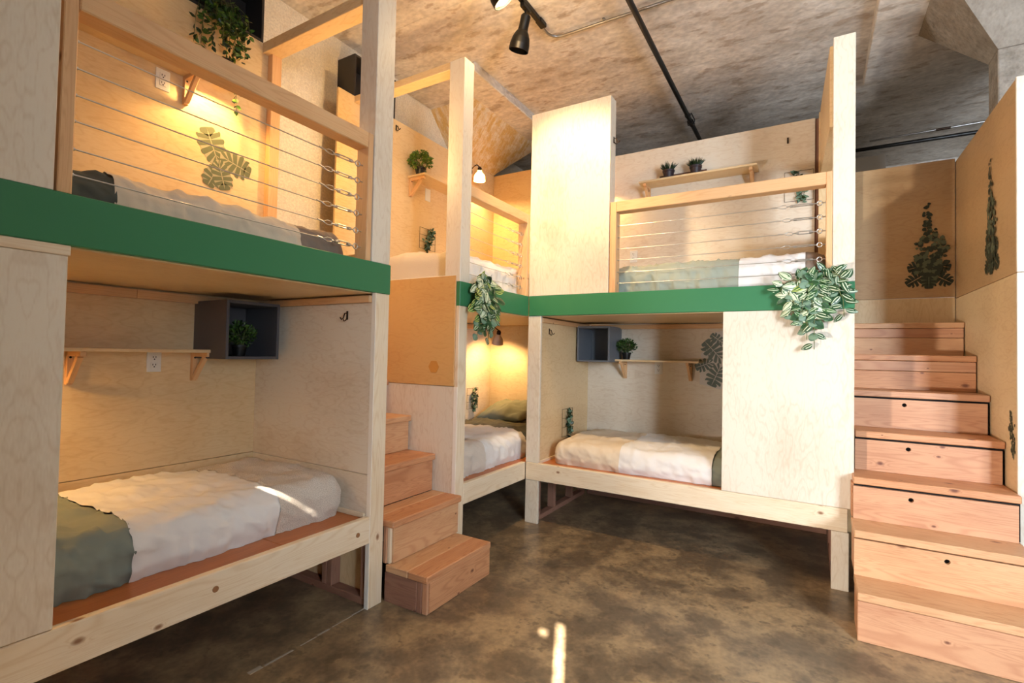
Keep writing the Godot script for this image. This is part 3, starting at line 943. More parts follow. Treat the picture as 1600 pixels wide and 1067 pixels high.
# ---------------------------------------------------------------- bedding
# a stretch s0..s1 of a soft box: o is the middle of its foot edge, sd the length, wd the width direction
func soft(o: Vector3, sd: Vector3, wd: Vector3, L: float, W: float, H: float, r: float, s0: float, s1: float, grow: float, sn: int, amp: float, folds: float) -> ArrayMesh:
	var n1 := noise(3.2, 3, sn)
	var n2 := noise(1.0, 3, sn + 1)
	var n3 := noise(14.0, 2, sn + 2)
	var rows := []
	var s := s0
	if s0 <= 0.0:
		for k in 6:
			rows.append([0.0, k / 6.0])
	while s < s1 - 0.004:
		rows.append([s, 1.0])
		var e := minf(s, L - s)
		s += 0.008 if e < r * 0.5 else (0.014 if e < r * 1.3 else 0.018)
	rows.append([s1, 1.0])
	if s1 >= L:
		for k in 6:
			rows.append([L, (5 - k) / 6.0])
	var grid := []
	var hw := W * 0.5 + grow
	var hh := H + grow
	for row in rows:
		var ss: float = row[0]
		var hs: float = row[1]
		var e := clampf(minf(ss, L - ss), 0.0, r)
		var ins := r - sqrt(maxf(r * r - (r - e) * (r - e), 0.0))
		var a := hw - ins
		var h := hh - ins
		var rr := minf(r, h * 0.8)
		var line := []
		var prof := []
		for k in 11:
			prof.append([Vector2(a, (h - rr) * k / 10.0), Vector2(1, 0)])
		for k in range(1, 9):
			var t := PI * 0.5 * k / 8.0
			prof.append([Vector2(a - rr + rr * cos(t), h - rr + rr * sin(t)), Vector2(cos(t), sin(t))])
		for k in range(1, 32):
			prof.append([Vector2(lerpf(a - rr, -a + rr, k / 32.0), h), Vector2(0, 1)])
		for k in 9:
			var t := PI * 0.5 + PI * 0.5 * k / 8.0
			prof.append([Vector2(-a + rr + rr * cos(t), h - rr + rr * sin(t)), Vector2(cos(t), sin(t))])
		for k in range(1, 11):
			prof.append([Vector2(-a, (h - rr) * (1.0 - k / 10.0)), Vector2(-1, 0)])
		for q in prof:
			var w: float = q[0].x
			var y: float = q[0].y * hs
			var nn: Vector2 = q[1]
			var d := amp * n1.get_noise_3d(ss, w * 1.3, y * 1.3)
			# folds hang down the long sides and fan over the top
			var up := clampf(nn.y, 0.0, 1.0)
			var f := n2.get_noise_3d(ss * lerpf(9.0, 4.0, up), y * 1.6 + 5.0, w * 2.2)
			d += folds * (1.0 - 2.2 * absf(f)) * lerpf(1.0, 0.45, up)
			d += amp * 0.2 * n3.get_noise_3d(ss, w, y)
			var g := absf(n2.get_noise_3d(ss * 5.0 + 11.0, w * 4.0 + y * 2.0, y * 3.0))
			d += folds * 0.9 * maxf(0.0, 1.0 - g * 7.0)
			var crown := 0.016 * up * (1.0 - pow(w / hw, 2.0))
			var tuck := 0.0 if y > 0.05 else (0.05 - y) * -0.35 * (1.0 - up)
			var p := o + sd * ss + wd * (w + nn.x * (d + tuck)) + Vector3.UP * maxf(y + nn.y * d + crown, 0.0)
			line.append(p)
		grid.append(line)
	if sd.cross(wd).y > 0.0:
		for line in grid:
			line.reverse()
	return sheet(grid)

func sheet(grid: Array) -> ArrayMesh:
	var st := begin()
	st.set_smooth_group(0)
	var c: int = grid[0].size()
	for i in grid.size():
		for j in c:
			st.set_uv(Vector2(i, j) * 0.02)
			st.add_vertex(grid[i][j])
	for i in grid.size() - 1:
		for j in c - 1:
			var a := i * c + j
			for k in [a, a + 1, a + c, a + 1, a + c + 1, a + c]:
				st.add_index(k)
	st.generate_normals()
	var m := st.commit()
	return m

func pillow(w: float, h: float, t: float, sn: int) -> ArrayMesh:
	# a stuffed cushion lying in the x-z plane, w along x, h along z
	var n := noise(5.0, 3, sn)
	var n2 := noise(2.2, 2, sn + 4)
	var grid := []
	var N := 26
	for i in 2 * N + 1:
		var line := []
		for j in N + 1:
			var u := (float(i) / N - 0.5) * 2.0
			var v := (float(j) / N - 0.5) * 2.0
			var back := false
			if i > N:
				u = 1.0 - (float(i - N) / N) * 2.0
				back = true
			else:
				u = (float(i) / N) * 2.0 - 1.0
			var x := u * w * 0.5 * (1.0 - 0.05 * (1.0 - v * v))
			var z := v * h * 0.5 * (1.0 - 0.05 * (1.0 - u * u))
			var y := t * 0.5 * pow(maxf((1.0 - pow(absf(u), 2.6)) * (1.0 - pow(absf(v), 2.6)), 0.0), 0.55)
			y *= 1.0 + 0.35 * n2.get_noise_2d(x * 2.0, z * 2.0)
			y += 0.011 * n.get_noise_2d(x * 2.5, z * 2.5) * minf(1.0, y / 0.03)
			line.append(Vector3(x, -y if back else y, z))
		grid.append(line)
	return sheet(grid)

func made_bed(o: Vector3, sd: Vector3, wd: Vector3, L: float, W: float, H: float, base_label: String, cover_label: String, base_mat: Material, base_range: Vector2, sections: Array, sn: int, folds := 0.012) -> void:
	var mid := o + sd * L * 0.5
	var mt := thing("mattress", base_label, "mattress", mid, "single mattresses in the bunks")
	var q := o - mid
	base_range.x = sections[sections.size() - 1][1] - 0.006
	put("fitted_sheet", soft(q, sd, wd, L, W, H, 0.075, base_range.x, base_range.y, 0.0, sn, 0.02, folds * 1.5), base_mat, mt)
	put("core", soft(q + sd * 0.03, sd, wd, L - 0.06, W, H, 0.075, 0.0, L - 0.06, -0.03, sn, 0.0, 0.0), M.white_cotton, mt)
	var dv := thing("duvet", cover_label, "duvet", mid, "duvets on the bunk beds")
	for c in sections:
		put(c[3], soft(q, sd, wd, L, W, H, 0.08, c[0], c[1], c[4], sn, 0.022, folds), c[2], dv)

func build_bedding() -> void:
	# left lower
	made_bed(Vector3(-0.615, 0.487, 1.735), Vector3(0, 0, 1), Vector3(1, 0, 0), 1.95, 0.84, 0.20, "sage covered mattress end on the left bunk's lower board, nearest the camera", "white and beige duvet over the left bunk's lower bed, the largest duvet in view", M.sage_cotton, Vector2(0.98, 1.95), [[0.0, 0.41, M.beige_knit, "beige_section", 0.012], [0.41, 1.02, M.white_cotton, "white_section", 0.010]], 101)
	# left upper
	made_bed(Vector3(-0.585, 1.731, 1.80), Vector3(0, 0, 1), Vector3(1, 0, 0), 1.95, 0.88, 0.285, "dark sage mattress end behind the cables of the left bunk's top bed", "pale fringed duvet with a taupe end behind the left bunk's long cable guard", M.dark_sage_cotton, Vector2(1.05, 1.95), [[0.0, 0.30, M.taupe_cotton, "taupe_section", 0.008], [0.30, 1.08, M.cream_cotton, "cream_section", 0.012]], 111)
	# middle lower
	made_bed(Vector3(-0.58, 0.487, 0.845), Vector3(0, 0, -1), Vector3(1, 0, 0), 1.9, 0.90, 0.21, "sage mattress head in the middle bunk's lower berth, under the plump pillow", "cream duvet with beige foot under the glowing lamp of the middle bunk's lower berth", M.dark_sage_cotton, Vector2(1.02, 1.9), [[0.0, 0.40, M.beige_knit, "beige_section", 0.012], [0.40, 1.05, M.white_cotton, "white_section", 0.010]], 121)
	# middle upper
	made_bed(Vector3(-0.58, 1.731, 0.86), Vector3(0, 0, -1), Vector3(1, 0, 0), 1.9, 0.90, 0.385, "white mattress on the middle bunk's top bed", "white duvet with a beige foot on the middle bunk's top bed", M.white_cotton, Vector2(1.4, 1.9), [[0.0, 0.16, M.beige_knit, "beige_section", 0.012], [0.16, 1.45, M.white_cotton, "white_section", 0.010]], 131)
	# far lower
	made_bed(Vector3(0.185, 0.487, -0.585), Vector3(1, 0, 0), Vector3(0, 0, 1), 1.9, 0.90, 0.175, "sage mattress end of the far bunk's lower bed beside the plain pale panel", "white duvet with a beige left part on the far bunk's lower bed", M.sage_cotton, Vector2(1.22, 1.9), [[0.0, 0.58, M.cream_cotton, "beige_section", 0.010], [0.58, 1.26, M.white_cotton, "white_section", 0.011]], 141, 0.008)
	# far upper
	made_bed(Vector3(2.14, 1.731, -0.59), Vector3(-1, 0, 0), Vector3(0, 0, 1), 1.95, 0.92, 0.36, "pale sage mattress behind the far bunk's cable guard", "crumpled duvet, pale sage, white and taupe, behind the far bunk's cable guard", M.pale_sage_cotton, Vector2(1.0, 1.95), [[0.0, 0.13, M.taupe_cotton, "taupe_section", 0.004], [0.13, 0.53, M.white_cotton, "white_section", 0.012], [0.53, 1.10, M.pale_sage_cotton, "sage_section", 0.008]], 151, 0.016)
	var p := thing("pillow", "sage pillow half hidden behind the left bunk's lower front panel", "pillow", Vector3(-0.60, 0.74, 3.22), "sage pillows")
	var pm := put("cushion", pillow(0.70, 0.44, 0.17, 201), M.sage_cotton, p)
	pm.rotation = Vector3(0.10, 0.1, 0.0)
	p = thing("pillow", "plump dark sage pillow leaning in the corner under the middle bunk's lower lamp", "pillow", Vector3(-0.66, 0.79, -0.83), "sage pillows")
	pm = put("cushion", pillow(0.66, 0.42, 0.20, 202), M.sage_cotton, p)
	pm.rotation = Vector3(0.30, -0.25, 0.06)

# ---------------------------------------------------------------- fittings
func shelf(label: String, at: Vector3, turn: float, w: float, d: float, brackets: Array) -> void:
	# local frame: wall at z = 0, shelf sticks out to +z, board top at y = 0
	var s := thing("wall_shelf", label, "shelf", at, "plywood wall shelves", turn)
	var b := put("shelf_board", block(Vector3(w, 0.018, d), 0, 0.002), M.birch_warm, s)
	b.position = Vector3(0, -0.009, d * 0.5)
	for x in brackets:
		var u := put("bracket", block(Vector3(0.026, 0.165, 0.026), 1, 0.002), M.pine_warm, s)
		u.position = Vector3(x, -0.018 - 0.0825, 0.0135)
		var a := put("bracket_arm", block(Vector3(0.026, 0.024, 0.15), 2, 0.002), M.pine_warm, u)
		a.position = Vector3(0, 0.0705, 0.0885)
		var c := put("bracket_brace", block(Vector3(0.024, 0.17, 0.024), 1, 0.002), M.pine_warm, u)
		c.position = Vector3(0, -0.005, 0.068)
		c.rotation.x = deg_to_rad(41)
		for y in [0.052, -0.066]:
			var sc := put("screw", lathe([Vector2(0, 0), Vector2(0.0055, 0), Vector2(0.004, 0.002), Vector2(0, 0.002)], 10, Basis(Vector3.RIGHT, PI / 2)), M.gap, u)
			sc.position = Vector3(0, y, 0.0132)

func cube_box(label: String, at: Vector3, turn: float, size: Vector3, m: Material) -> void:
	# open box, back at z = 0, opening towards +z, base at y = 0
	var s := thing("storage_cube", label, "storage cube", at, "dark storage cubes", turn)
	var t := 0.017
	for q in [["side", Vector3(t, size.y, size.z), Vector3(-size.x * 0.5 + t * 0.5, size.y * 0.5, size.z * 0.5)], ["side", Vector3(t, size.y, size.z), Vector3(size.x * 0.5 - t * 0.5, size.y * 0.5, size.z * 0.5)], ["base", Vector3(size.x - 2 * t - 0.001, t, size.z), Vector3(0, t * 0.5, size.z * 0.5)], ["top", Vector3(size.x - 2 * t - 0.001, t, size.z), Vector3(0, size.y - t * 0.5, size.z * 0.5)], ["back", Vector3(size.x - 2 * t - 0.001, size.y - 2 * t - 0.001, 0.01), Vector3(0, size.y * 0.5, 0.006)]]:
		put(q[0], block(q[1], 0, 0.0015), m, s, q[2])

func outlet(label: String, at: Vector3, turn: float, blank := false) -> void:
	var s := thing("wall_outlet", label, "outlet", at, "white wall plates", turn)
	put("plate", block(Vector3(0.072, 0.116, 0.006), 1, 0.002), M.outlet_white, s, Vector3(0, 0, 0.003))
	if blank:
		return
	for y in [0.021, -0.021]:
		var c := put("socket", block(Vector3(0.034, 0.030, 0.003), 1, 0.001), M.outlet_white, s, Vector3(0, y, 0.0075))
		for x in [-0.007, 0.007]:
			put("slot", block(Vector3(0.0032, 0.010, 0.001), 1, 0.0), M.gap, c, Vector3(x, 0.004, 0.0018))
		put("slot", block(Vector3(0.006, 0.006, 0.001), 1, 0.0), M.gap, c, Vector3(0, -0.008, 0.0018))

func hook(label: String, at: Vector3, turn: float) -> void:
	var s := thing("wall_hook", label, "hook", at, "small bronze hooks", turn)
	put("back_plate", block(Vector3(0.013, 0.05, 0.004), 1, 0.001), M.bronze, s, Vector3(0, 0, 0.002))
	put("prong", tube([Vector3(0, 0.012, 0.004), Vector3(0, 0.010, 0.02), Vector3(0, -0.018, 0.03), Vector3(0, -0.026, 0.042), Vector3(0, -0.014, 0.052)], 0.0035, 8), M.bronze, s)
	put("prong", tube([Vector3(0, -0.018, 0.004), Vector3(0, -0.03, 0.014), Vector3(0, -0.034, 0.024), Vector3(0, -0.024, 0.03)], 0.003, 8), M.bronze, s)

func build_fittings() -> void:
	var q := PI / 2
	shelf("plywood shelf in the left bunk's lower berth, touching the dark cube", Vector3(BK, 1.386, 2.43), q, 0.73, 0.19, [0.322, -0.255])
	shelf("plywood shelf high on the back wall behind the left bunk's cable guard", Vector3(BK, 2.985, 2.60), q, 0.86, 0.22, [0.395, -0.3])
	shelf("plywood shelf on the middle bunk's upper wall, a round bush on its left end", Vector3(BK, 2.985, -0.10), q, 0.87, 0.20, [-0.405, 0.3])
	shelf("long thick plywood shelf above the far bunk's cable guard, carrying two spiky plants", Vector3(1.15, 3.035, BK - 0.01), 0.0, 1.0, 0.20, [-0.45, 0.45])
	shelf("plywood shelf in the far bunk's lower berth right of the small cube", Vector3(0.82, 1.366, BK), 0.0, 0.77, 0.19, [-0.325, 0.285])
	cube_box("dark grey open cube on the left bunk's lower back wall, holding a small bush", Vector3(BK, 1.335, 1.945), q, Vector3(0.325, 0.335, 0.34), M.cube_grey)
	cube_box("dark grey empty open cube in the far bunk's lower berth", Vector3(0.284, 1.338, BK), 0.0, Vector3(0.326, 0.335, 0.34), M.cube_pale)
	cube_box("black open cube on top of the left bunk's back wall, beside the stairwell", Vector3(-1.295, 3.435, 1.90), q, Vector3(0.335, 0.34, 0.20), M.cube_dark)
	cube_box("black open cube on top of the left bunk's back wall, behind the trailing plant", Vector3(-1.295, 3.435, 2.24), q, Vector3(0.335, 0.34, 0.20), M.cube_dark)
	cube_box("black open cube on top of the middle bunk's back wall, crossed by a post", Vector3(-1.295, 3.435, 0.735), q, Vector3(0.46, 0.34, 0.20), M.cube_dark)
	outlet("white double outlet under the shelf in the left bunk's lower berth", Vector3(BK, 1.315, 2.312), q)
	outlet("white double outlet under the shelf of the left bunk's top bed", Vector3(BK, 2.896, 2.321), q)
	outlet("blank white plate under the shelf on the middle bunk's upper wall", Vector3(BK, 2.887, 0.058), q, true)
	outlet("white outlet low on the wall behind the far bunk's top bed", Vector3(0.551, 2.372, BK - 0.01), 0.0)
	outlet("white plate under the shelf in the far bunk's lower berth", Vector3(0.812, 1.292, BK), 0.0)
	hook("bronze hook near the top of the left bunk's lower side wall", Vector3(-0.225, 1.598, 1.716), 0.0)
	hook("bronze hook on the far bunk's lower side wall near the inner corner", Vector3(0.10, 1.598, -0.195), q)
	hook("bronze hook high at the right of the far bunk's upper back wall", Vector3(1.867, 3.25, BK - 0.01), 0.0)
	hook("bronze hook at the top of the middle bunk's upper back wall", Vector3(BK, 3.36, 0.494), q)
	hook("bronze hook on the side of the far bunk's tall upper panel", Vector3(0.70, 3.10, -0.07), q)
	# pipes and track under the ceiling
	var pp := thing("sprinkler_pipe", "long black pipe running along the ceiling to the far bunk's back wall", "pipe", Vector3(0.957, 3.85, 1.0))
	put("pipe_run", tube([Vector3(0, 0, -3.3), Vector3(0, 0, 3.3)], 0.021, 14), M.pipe_paint, pp)
	put("coupling", tube([Vector3(0, 0, -2.74), Vector3(0, 0, -2.66)], 0.029, 14), M.pipe_paint, pp)
	put("coupling", tube([Vector3(0, 0, -2.53), Vector3(0, 0, -2.50)], 0.026, 14), M.pipe_paint, pp)
	put("hanger_strap", tube([Vector3(0.0, 0.1, -2.69), Vector3(0.035, 0.02, -2.69), Vector3(0.03, -0.025, -2.69), Vector3(-0.03, -0.025, -2.69), Vector3(-0.035, 0.02, -2.69), Vector3(0, 0.1, -2.69)], 0.006, 6), M.pipe_paint, pp)
	pp = thing("sprinkler_pipe", "thin black pipe along the ceiling behind the right stairs", "pipe", Vector3(3.2, 3.83, -3.25))
	put("pipe_run", tube([Vector3(-1.6, 0, 0.0), Vector3(1.6, 0, -0.05)], 0.021, 10), M.pipe_paint, pp)
	pp = thing("conduit", "bright steel conduit beside the black pipe behind the right stairs", "conduit", Vector3(3.2, 3.89, -3.2))
	put("conduit_run", tube([Vector3(-0.6, 0, 0.0), Vector3(1.6, 0, 0.06)], 0.011, 8), M.conduit_steel, pp)
	put("coupling", tube([Vector3(-0.02, 0, 0.015), Vector3(0.1, 0, 0.018)], 0.014, 8), M.bronze, pp)
	pp = thing("air_duct", "pale square duct end beyond the right stairs' back partition", "duct", Vector3(2.4, 3.5, -3.7))
	put("duct_box", block(Vector3(0.66, 0.3, 1.4), 0, 0.005), M.white_wall, pp)
	pp = thing("conduit", "thin steel conduit curving from the light track across the ceiling", "conduit", Vector3(0.25, 3.925, 0.3))
	var path := [Vector3(0, 0, 0.04), Vector3(0, 0, 0.0)]
	path.append_array(arc(Vector3(0.1, 0, -0.05), Vector3(-0.1, 0, 0), Vector3(0, 0, -0.1), 0.0, PI / 2, 8))
	path.append_array([Vector3(0.6, 0, -0.155), Vector3(2.6, 0, -0.17)])
	put("conduit_run", tube(path, 0.0105, 8), M.conduit_steel, pp)
	for x in [0.44, 1.6]:
		put("strap", block(Vector3(0.016, 0.012, 0.05), 2, 0.002), M.conduit_steel, pp, Vector3(x, 0.012, -0.153))

# ---------------------------------------------------------------- lamps
func shade_profile() -> Array:
	# a ribbed bell, mouth at y = 0
	return [Vector2(0.0605, 0.0), Vector2(0.062, 0.004), Vector2(0.060, 0.010), Vector2(0.0585, 0.03), Vector2(0.054, 0.05), Vector2(0.0535, 0.053), Vector2(0.046, 0.068), Vector2(0.034, 0.082), Vector2(0.031, 0.084), Vector2(0.024, 0.094), Vector2(0.021, 0.112)]

func bell_lamp(label: String, at: Vector3, wall_point: Vector3, tilt: Vector3, lit: float, m: Material) -> void:
	# at: middle of the shade's mouth; wall_point: where its arm meets the wall
	var s := thing("wall_lamp", label, "lamp", at, "wall lamps of the bunks")
	var basis := Basis.from_euler(tilt)
	var sh := put("lamp_shade", lathe(shade_profile(), 28, basis), m, s)
	put("bulb", lathe([Vector2(0, 0.012), Vector2(0.016, 0.016), Vector2(0.026, 0.03), Vector2(0.028, 0.042), Vector2(0.022, 0.06), Vector2(0.013, 0.078), Vector2(0, 0.08)], 18, basis), M.bulb_glow, s)
	var top := basis * Vector3(0, 0.112, 0)
	put("socket", lathe([Vector2(0.0, 0.108), Vector2(0.022, 0.108), Vector2(0.023, 0.135), Vector2(0.012, 0.150), Vector2(0, 0.152)], 16, basis), M.bronze, s)
	var w := wall_point - at
	var t2 := basis * Vector3(0, 0.152, 0)
	var mid := (t2 + w) * 0.5 + Vector3(0, 0.03, 0)
	put("arm", tube([t2 - top * 0.05, t2.lerp(mid, 0.5) + Vector3(0, 0.018, 0), mid, mid.lerp(w, 0.6), w], 0.006, 8), M.bronze, s)
	var dir := Vector3(1, 0, 0) if absf(wall_point.x - BK) < 0.02 else Vector3(0, 0, 1)
	var bp := put("back_plate", tube([w, w + dir * 0.02], 0.034, 18), M.bronze, s)
	omni("lamp_light", basis * Vector3(0, 0.035, 0), Color(1.0, 0.78, 0.48), lit, 0.025, s)

func track_head(label: String, at: Vector3, aim: Vector3, lit: bool) -> void:
	# at: where its stem meets the track
	var s := thing("track_light", label, "track light", at, "heads on the light track")
	put("adapter", block(Vector3(0.034, 0.03, 0.11), 2, 0.003), M.black_metal, s, Vector3(0, -0.016, 0))
	put("stem", tube([Vector3(0, -0.03, 0), Vector3(0, -0.085, 0)], 0.009, 10), M.black_metal, s)
	var d := (aim - at).normalized()
	var x := d.cross(Vector3(0, 0, 1)).normalized()
	var bs := Basis(x, -d, x.cross(-d)).scaled_local(Vector3(1.22, 1.08, 1.22))
	var base := Vector3(0, -0.085, 0)
	var head := put("lamp_head", lathe([Vector2(0.056, -0.205), Vector2(0.060, -0.205), Vector2(0.059, -0.165), Vector2(0.052, -0.125), Vector2(0.040, -0.095), Vector2(0.031, -0.08), Vector2(0.029, -0.06), Vector2(0.029, 0.01), Vector2(0.022, 0.02), Vector2(0, 0.02)], 28, bs), M.black_metal, s)
	head.position = base
	var inner := put("reflector", lathe([Vector2(0.0, -0.12), Vector2(0.038, -0.125), Vector2(0.050, -0.165), Vector2(0.056, -0.205)], 24, bs), M.black_metal, s)
	inner.position = base
	var bulb := put("bulb", lathe([Vector2(0, -0.207 if lit else -0.165), Vector2(0.03, -0.203 if lit else -0.163), Vector2(0.054 if lit else 0.045, -0.188 if lit else -0.155), Vector2(0.045, -0.15), Vector2(0, -0.13)], 24, bs), M.bulb_glow if lit else M.milk_glass, s)
	bulb.position = base

func build_lamps() -> void:
	var t := thing("light_track", "black light track on the ceiling near the top of the picture", "light track", Vector3(0.26, 3.93, 1.9))
	put("rail", block(Vector3(0.035, 0.036, 3.1), 2, 0.003), M.black_metal, t)
	put("end_feed", block(Vector3(0.05, 0.034, 0.09), 2, 0.003), M.black_metal, t, Vector3(0, 0, -1.54))
	track_head("unlit black track light pointing down near the end of the light track", Vector3(0.262, 3.912, 0.60), Vector3(0.03, 3.2, 0.52), false)
	track_head("glowing track light cut by the top edge of the picture", Vector3(0.262, 3.912, 1.12), Vector3(0.75, 2.9, 0.6), true)
	spot("track_light_beam", Vector3(0.37, 3.63, 1.0), Vector3(0.35, 2.5, 0.0), Color(1.0, 0.84, 0.62), 5.0, 38.0)
	omni("track_light_spill", Vector3(0.36, 3.64, 0.99), Color(1.0, 0.84, 0.62), 0.5, 0.05)
	bell_lamp("white glass bell lamp glowing above the middle bunk's guard rail", Vector3(-0.955, 3.205, -0.60), Vector3(BK, 3.33, -0.60), Vector3(0, 0, 0), 1.5, M.milk_glass)
	var pd := thing("pendant_lamp", "bare bulb pendant over the narrow stairs, hidden behind the left bunk's tall corner post", "lamp", Vector3(-0.5, 2.78, 1.21))
	put("bulb", lathe([Vector2(0, 0.012), Vector2(0.016, 0.016), Vector2(0.026, 0.03), Vector2(0.028, 0.042), Vector2(0.022, 0.06), Vector2(0.013, 0.078), Vector2(0, 0.08)], 18), M.bulb_glow, pd)
	put("socket", lathe([Vector2(0.0, 0.108), Vector2(0.022, 0.108), Vector2(0.023, 0.135), Vector2(0.012, 0.150), Vector2(0, 0.152)], 16), M.bronze, pd)
	put("cord", tube([Vector3(0, 0.15, 0), Vector3(0, 1.16, 0)], 0.003, 6), M.black_metal, pd)
	put("ceiling_rose", lathe([Vector2(0, 1.145), Vector2(0.04, 1.145), Vector2(0.045, 1.169), Vector2(0, 1.169)], 18), M.bronze, pd)
	omni("lamp_light", Vector3(0, 0.035, 0), Color(1.0, 0.80, 0.52), 0.5, 0.025, pd)
	bell_lamp("tilted bell lamp shining in the middle bunk's lower berth", Vector3(-0.80, 1.50, -0.775), Vector3(BK, 1.655, -0.86), Vector3(0.25, 0, -0.28), 0.75, M.pink_glass)
	bell_lamp("wall lamp hidden behind the left bunk's guard rail and trailing plant", Vector3(-0.92, 2.955, 2.055), Vector3(BK, 3.05, 2.055), Vector3(0, 0, 0), 0.9, M.milk_glass)
	bell_lamp("wall lamp hidden behind the left bunk's lower front panel", Vector3(-0.92, 1.42, 3.12), Vector3(BK, 1.54, 3.12), Vector3(0, 0, 0), 0.75, M.milk_glass)
	bell_lamp("wall lamp hidden behind the far bunk's tall upper panel", Vector3(0.25, 3.02, -0.93), Vector3(0.25, 3.14, BK - 0.01), Vector3(0, 0, 0), 0.6, M.milk_glass)

# ---------------------------------------------------------------- plants
func leaf_mesh(l: float, w: float, cols: Array, curl: float, round_tip := 1.0) -> ArrayMesh:
	# a leaf along +y from the origin, facing +z; cols are linear colours from midrib to edge
	var grid := []
	var N := 8
	var nc := cols.size()
	var st := begin()
	var P := func(i: int, j: int) -> Vector3:
		var t := float(i) / N
		var ww := w * 0.5 * pow(sin(PI * pow(t, 0.8 * round_tip)), 0.75)
		var u := float(j) / nc
		return Vector3(ww * u, l * t, -curl * l * t * t - absf(ww * u) * 0.25 + 0.06 * w)
	for i in N:
		for j in range(-nc, nc):
			var c: Color = cols[j if j >= 0 else -j - 1]
			if absf(j + 0.5) > 0.5 and nc > 2 and (i * 7 + j * 3 + nc) % 11 == 0:
				c = cols[(absi(j) + 1) % nc]
			var q := [P.call(i, j), P.call(i + 1, j), P.call(i + 1, j + 1), P.call(i, j + 1)]
			for tr in [[0, 1, 2], [0, 2, 3]]:
				var nrm: Vector3 = (q[tr[2]] - q[tr[0]]).cross(q[tr[1]] - q[tr[0]])
				if nrm.length_squared() < 1e-14:
					continue
				nrm = nrm.normalized()
				var od: Array = tr
				if nrm.z < 0.0:
					nrm = -nrm
					od = [tr[0], tr[2], tr[1]]
				for k in od:
					st.set_color(c)
					st.set_normal(nrm)
					st.add_vertex(q[k])
	return st.commit()

func small_leaf(st: SurfaceTool, at: Vector3, dir: Vector3, l: float, w: float) -> void:
	var side := dir.cross(Vector3(rng.randf_range(-1, 1), rng.randf_range(-1, 1), rng.randf_range(-1, 1))).normalized()
	var n := side.cross(dir).normalized()
	var a := at + dir * l * 0.35 + side * w * 0.5 - n * w * 0.12
	var b := at + dir * l * 0.35 - side * w * 0.5 - n * w * 0.12
	var a2 := at + dir * l * 0.7 + side * w * 0.38 - n * w * 0.1
	var b2 := at + dir * l * 0.7 - side * w * 0.38 - n * w * 0.1
	var m1 := at + dir * l * 0.35
	var m2 := at + dir * l * 0.7
	var tip := at + dir * l - n * l * 0.1
	for t in [[at, a, m1], [at, m1, b], [a, a2, m2], [a, m2, m1], [b, m1, m2], [b, m2, b2], [a2, tip, m2], [m2, tip, b2]]:
		var nn: Vector3 = (t[2] - t[0]).cross(t[1] - t[0])
		if nn.length_squared() > 1e-14:
			tri(st, t[0], t[1], t[2], nn.normalized())

func pot_shape(r: float, h: float) -> Array:
	return [Vector2(0, 0), Vector2(r * 0.72, 0), Vector2(r * 0.94, h * 0.78), Vector2(r * 1.02, h * 0.8), Vector2(r * 1.05, h), Vector2(r * 0.92, h), Vector2(r * 0.88, h * 0.86), Vector2(0, h * 0.86)]

func bush(label: String, at: Vector3, pr: float, ph: float, r: float, lift: float, n: int, leaf: float, mats: Array, potm: Material, group := "small potted bushes") -> void:
	var s := thing("potted_plant", label, "potted plant", at, group)
	put("pot", lathe(pot_shape(pr, ph), 24), potm, s)
	var stems := begin()
	var tops := [begin(), begin()]
	for i in n:
		var d := Vector3(rng.randfn(), rng.randfn() * 0.75 + 0.25, rng.randfn()).normalized()
		var q := Vector3(0, ph + lift, 0) + Vector3(d.x, d.y * 0.8, d.z) * r * sqrt(rng.randf_range(0.2, 1.0))
		if i % 9 == 0:
			add_tube(stems, [Vector3(d.x, 0, d.z) * pr * 0.3 + Vector3(0, ph * 0.85, 0), q * 0.6 + Vector3(0, ph * 0.4, 0), q], 0.0016, 5)
		for k in 3:
			var e := (d + Vector3(rng.randf_range(-1, 1), rng.randf_range(-0.4, 1), rng.randf_range(-1, 1)) * 0.8).normalized()
			small_leaf(tops[(i + k) % 2], q, e, leaf * rng.randf_range(0.7, 1.2), leaf * 0.5)
	put("stems", stems.commit(), M.stem, s).set_meta("kind", "stuff")
	for k in 2:
		put("foliage", tops[k].commit(), mats[k], s).set_meta("kind", "stuff")

func spiky(label: String, at: Vector3) -> void:
	var s := thing("potted_plant", label, "potted plant", at, "spiky plants on the far shelf")
	put("pot", lathe(pot_shape(0.052, 0.085), 20), M.pot_purple, s)
	var st := begin()
	for i in 120:
		var a := rng.randf() * TAU
		var d := Vector3(cos(a) * rng.randf_range(0.1, 1.0), rng.randf_range(0.6, 1.6), sin(a) * rng.randf_range(0.1, 1.0)).normalized()
		small_leaf(st, Vector3(cos(a) * 0.02, 0.07, sin(a) * 0.02), d, rng.randf_range(0.06, 0.105), 0.008)
	put("foliage", st.commit(), M.leaf_dark, s).set_meta("kind", "stuff")

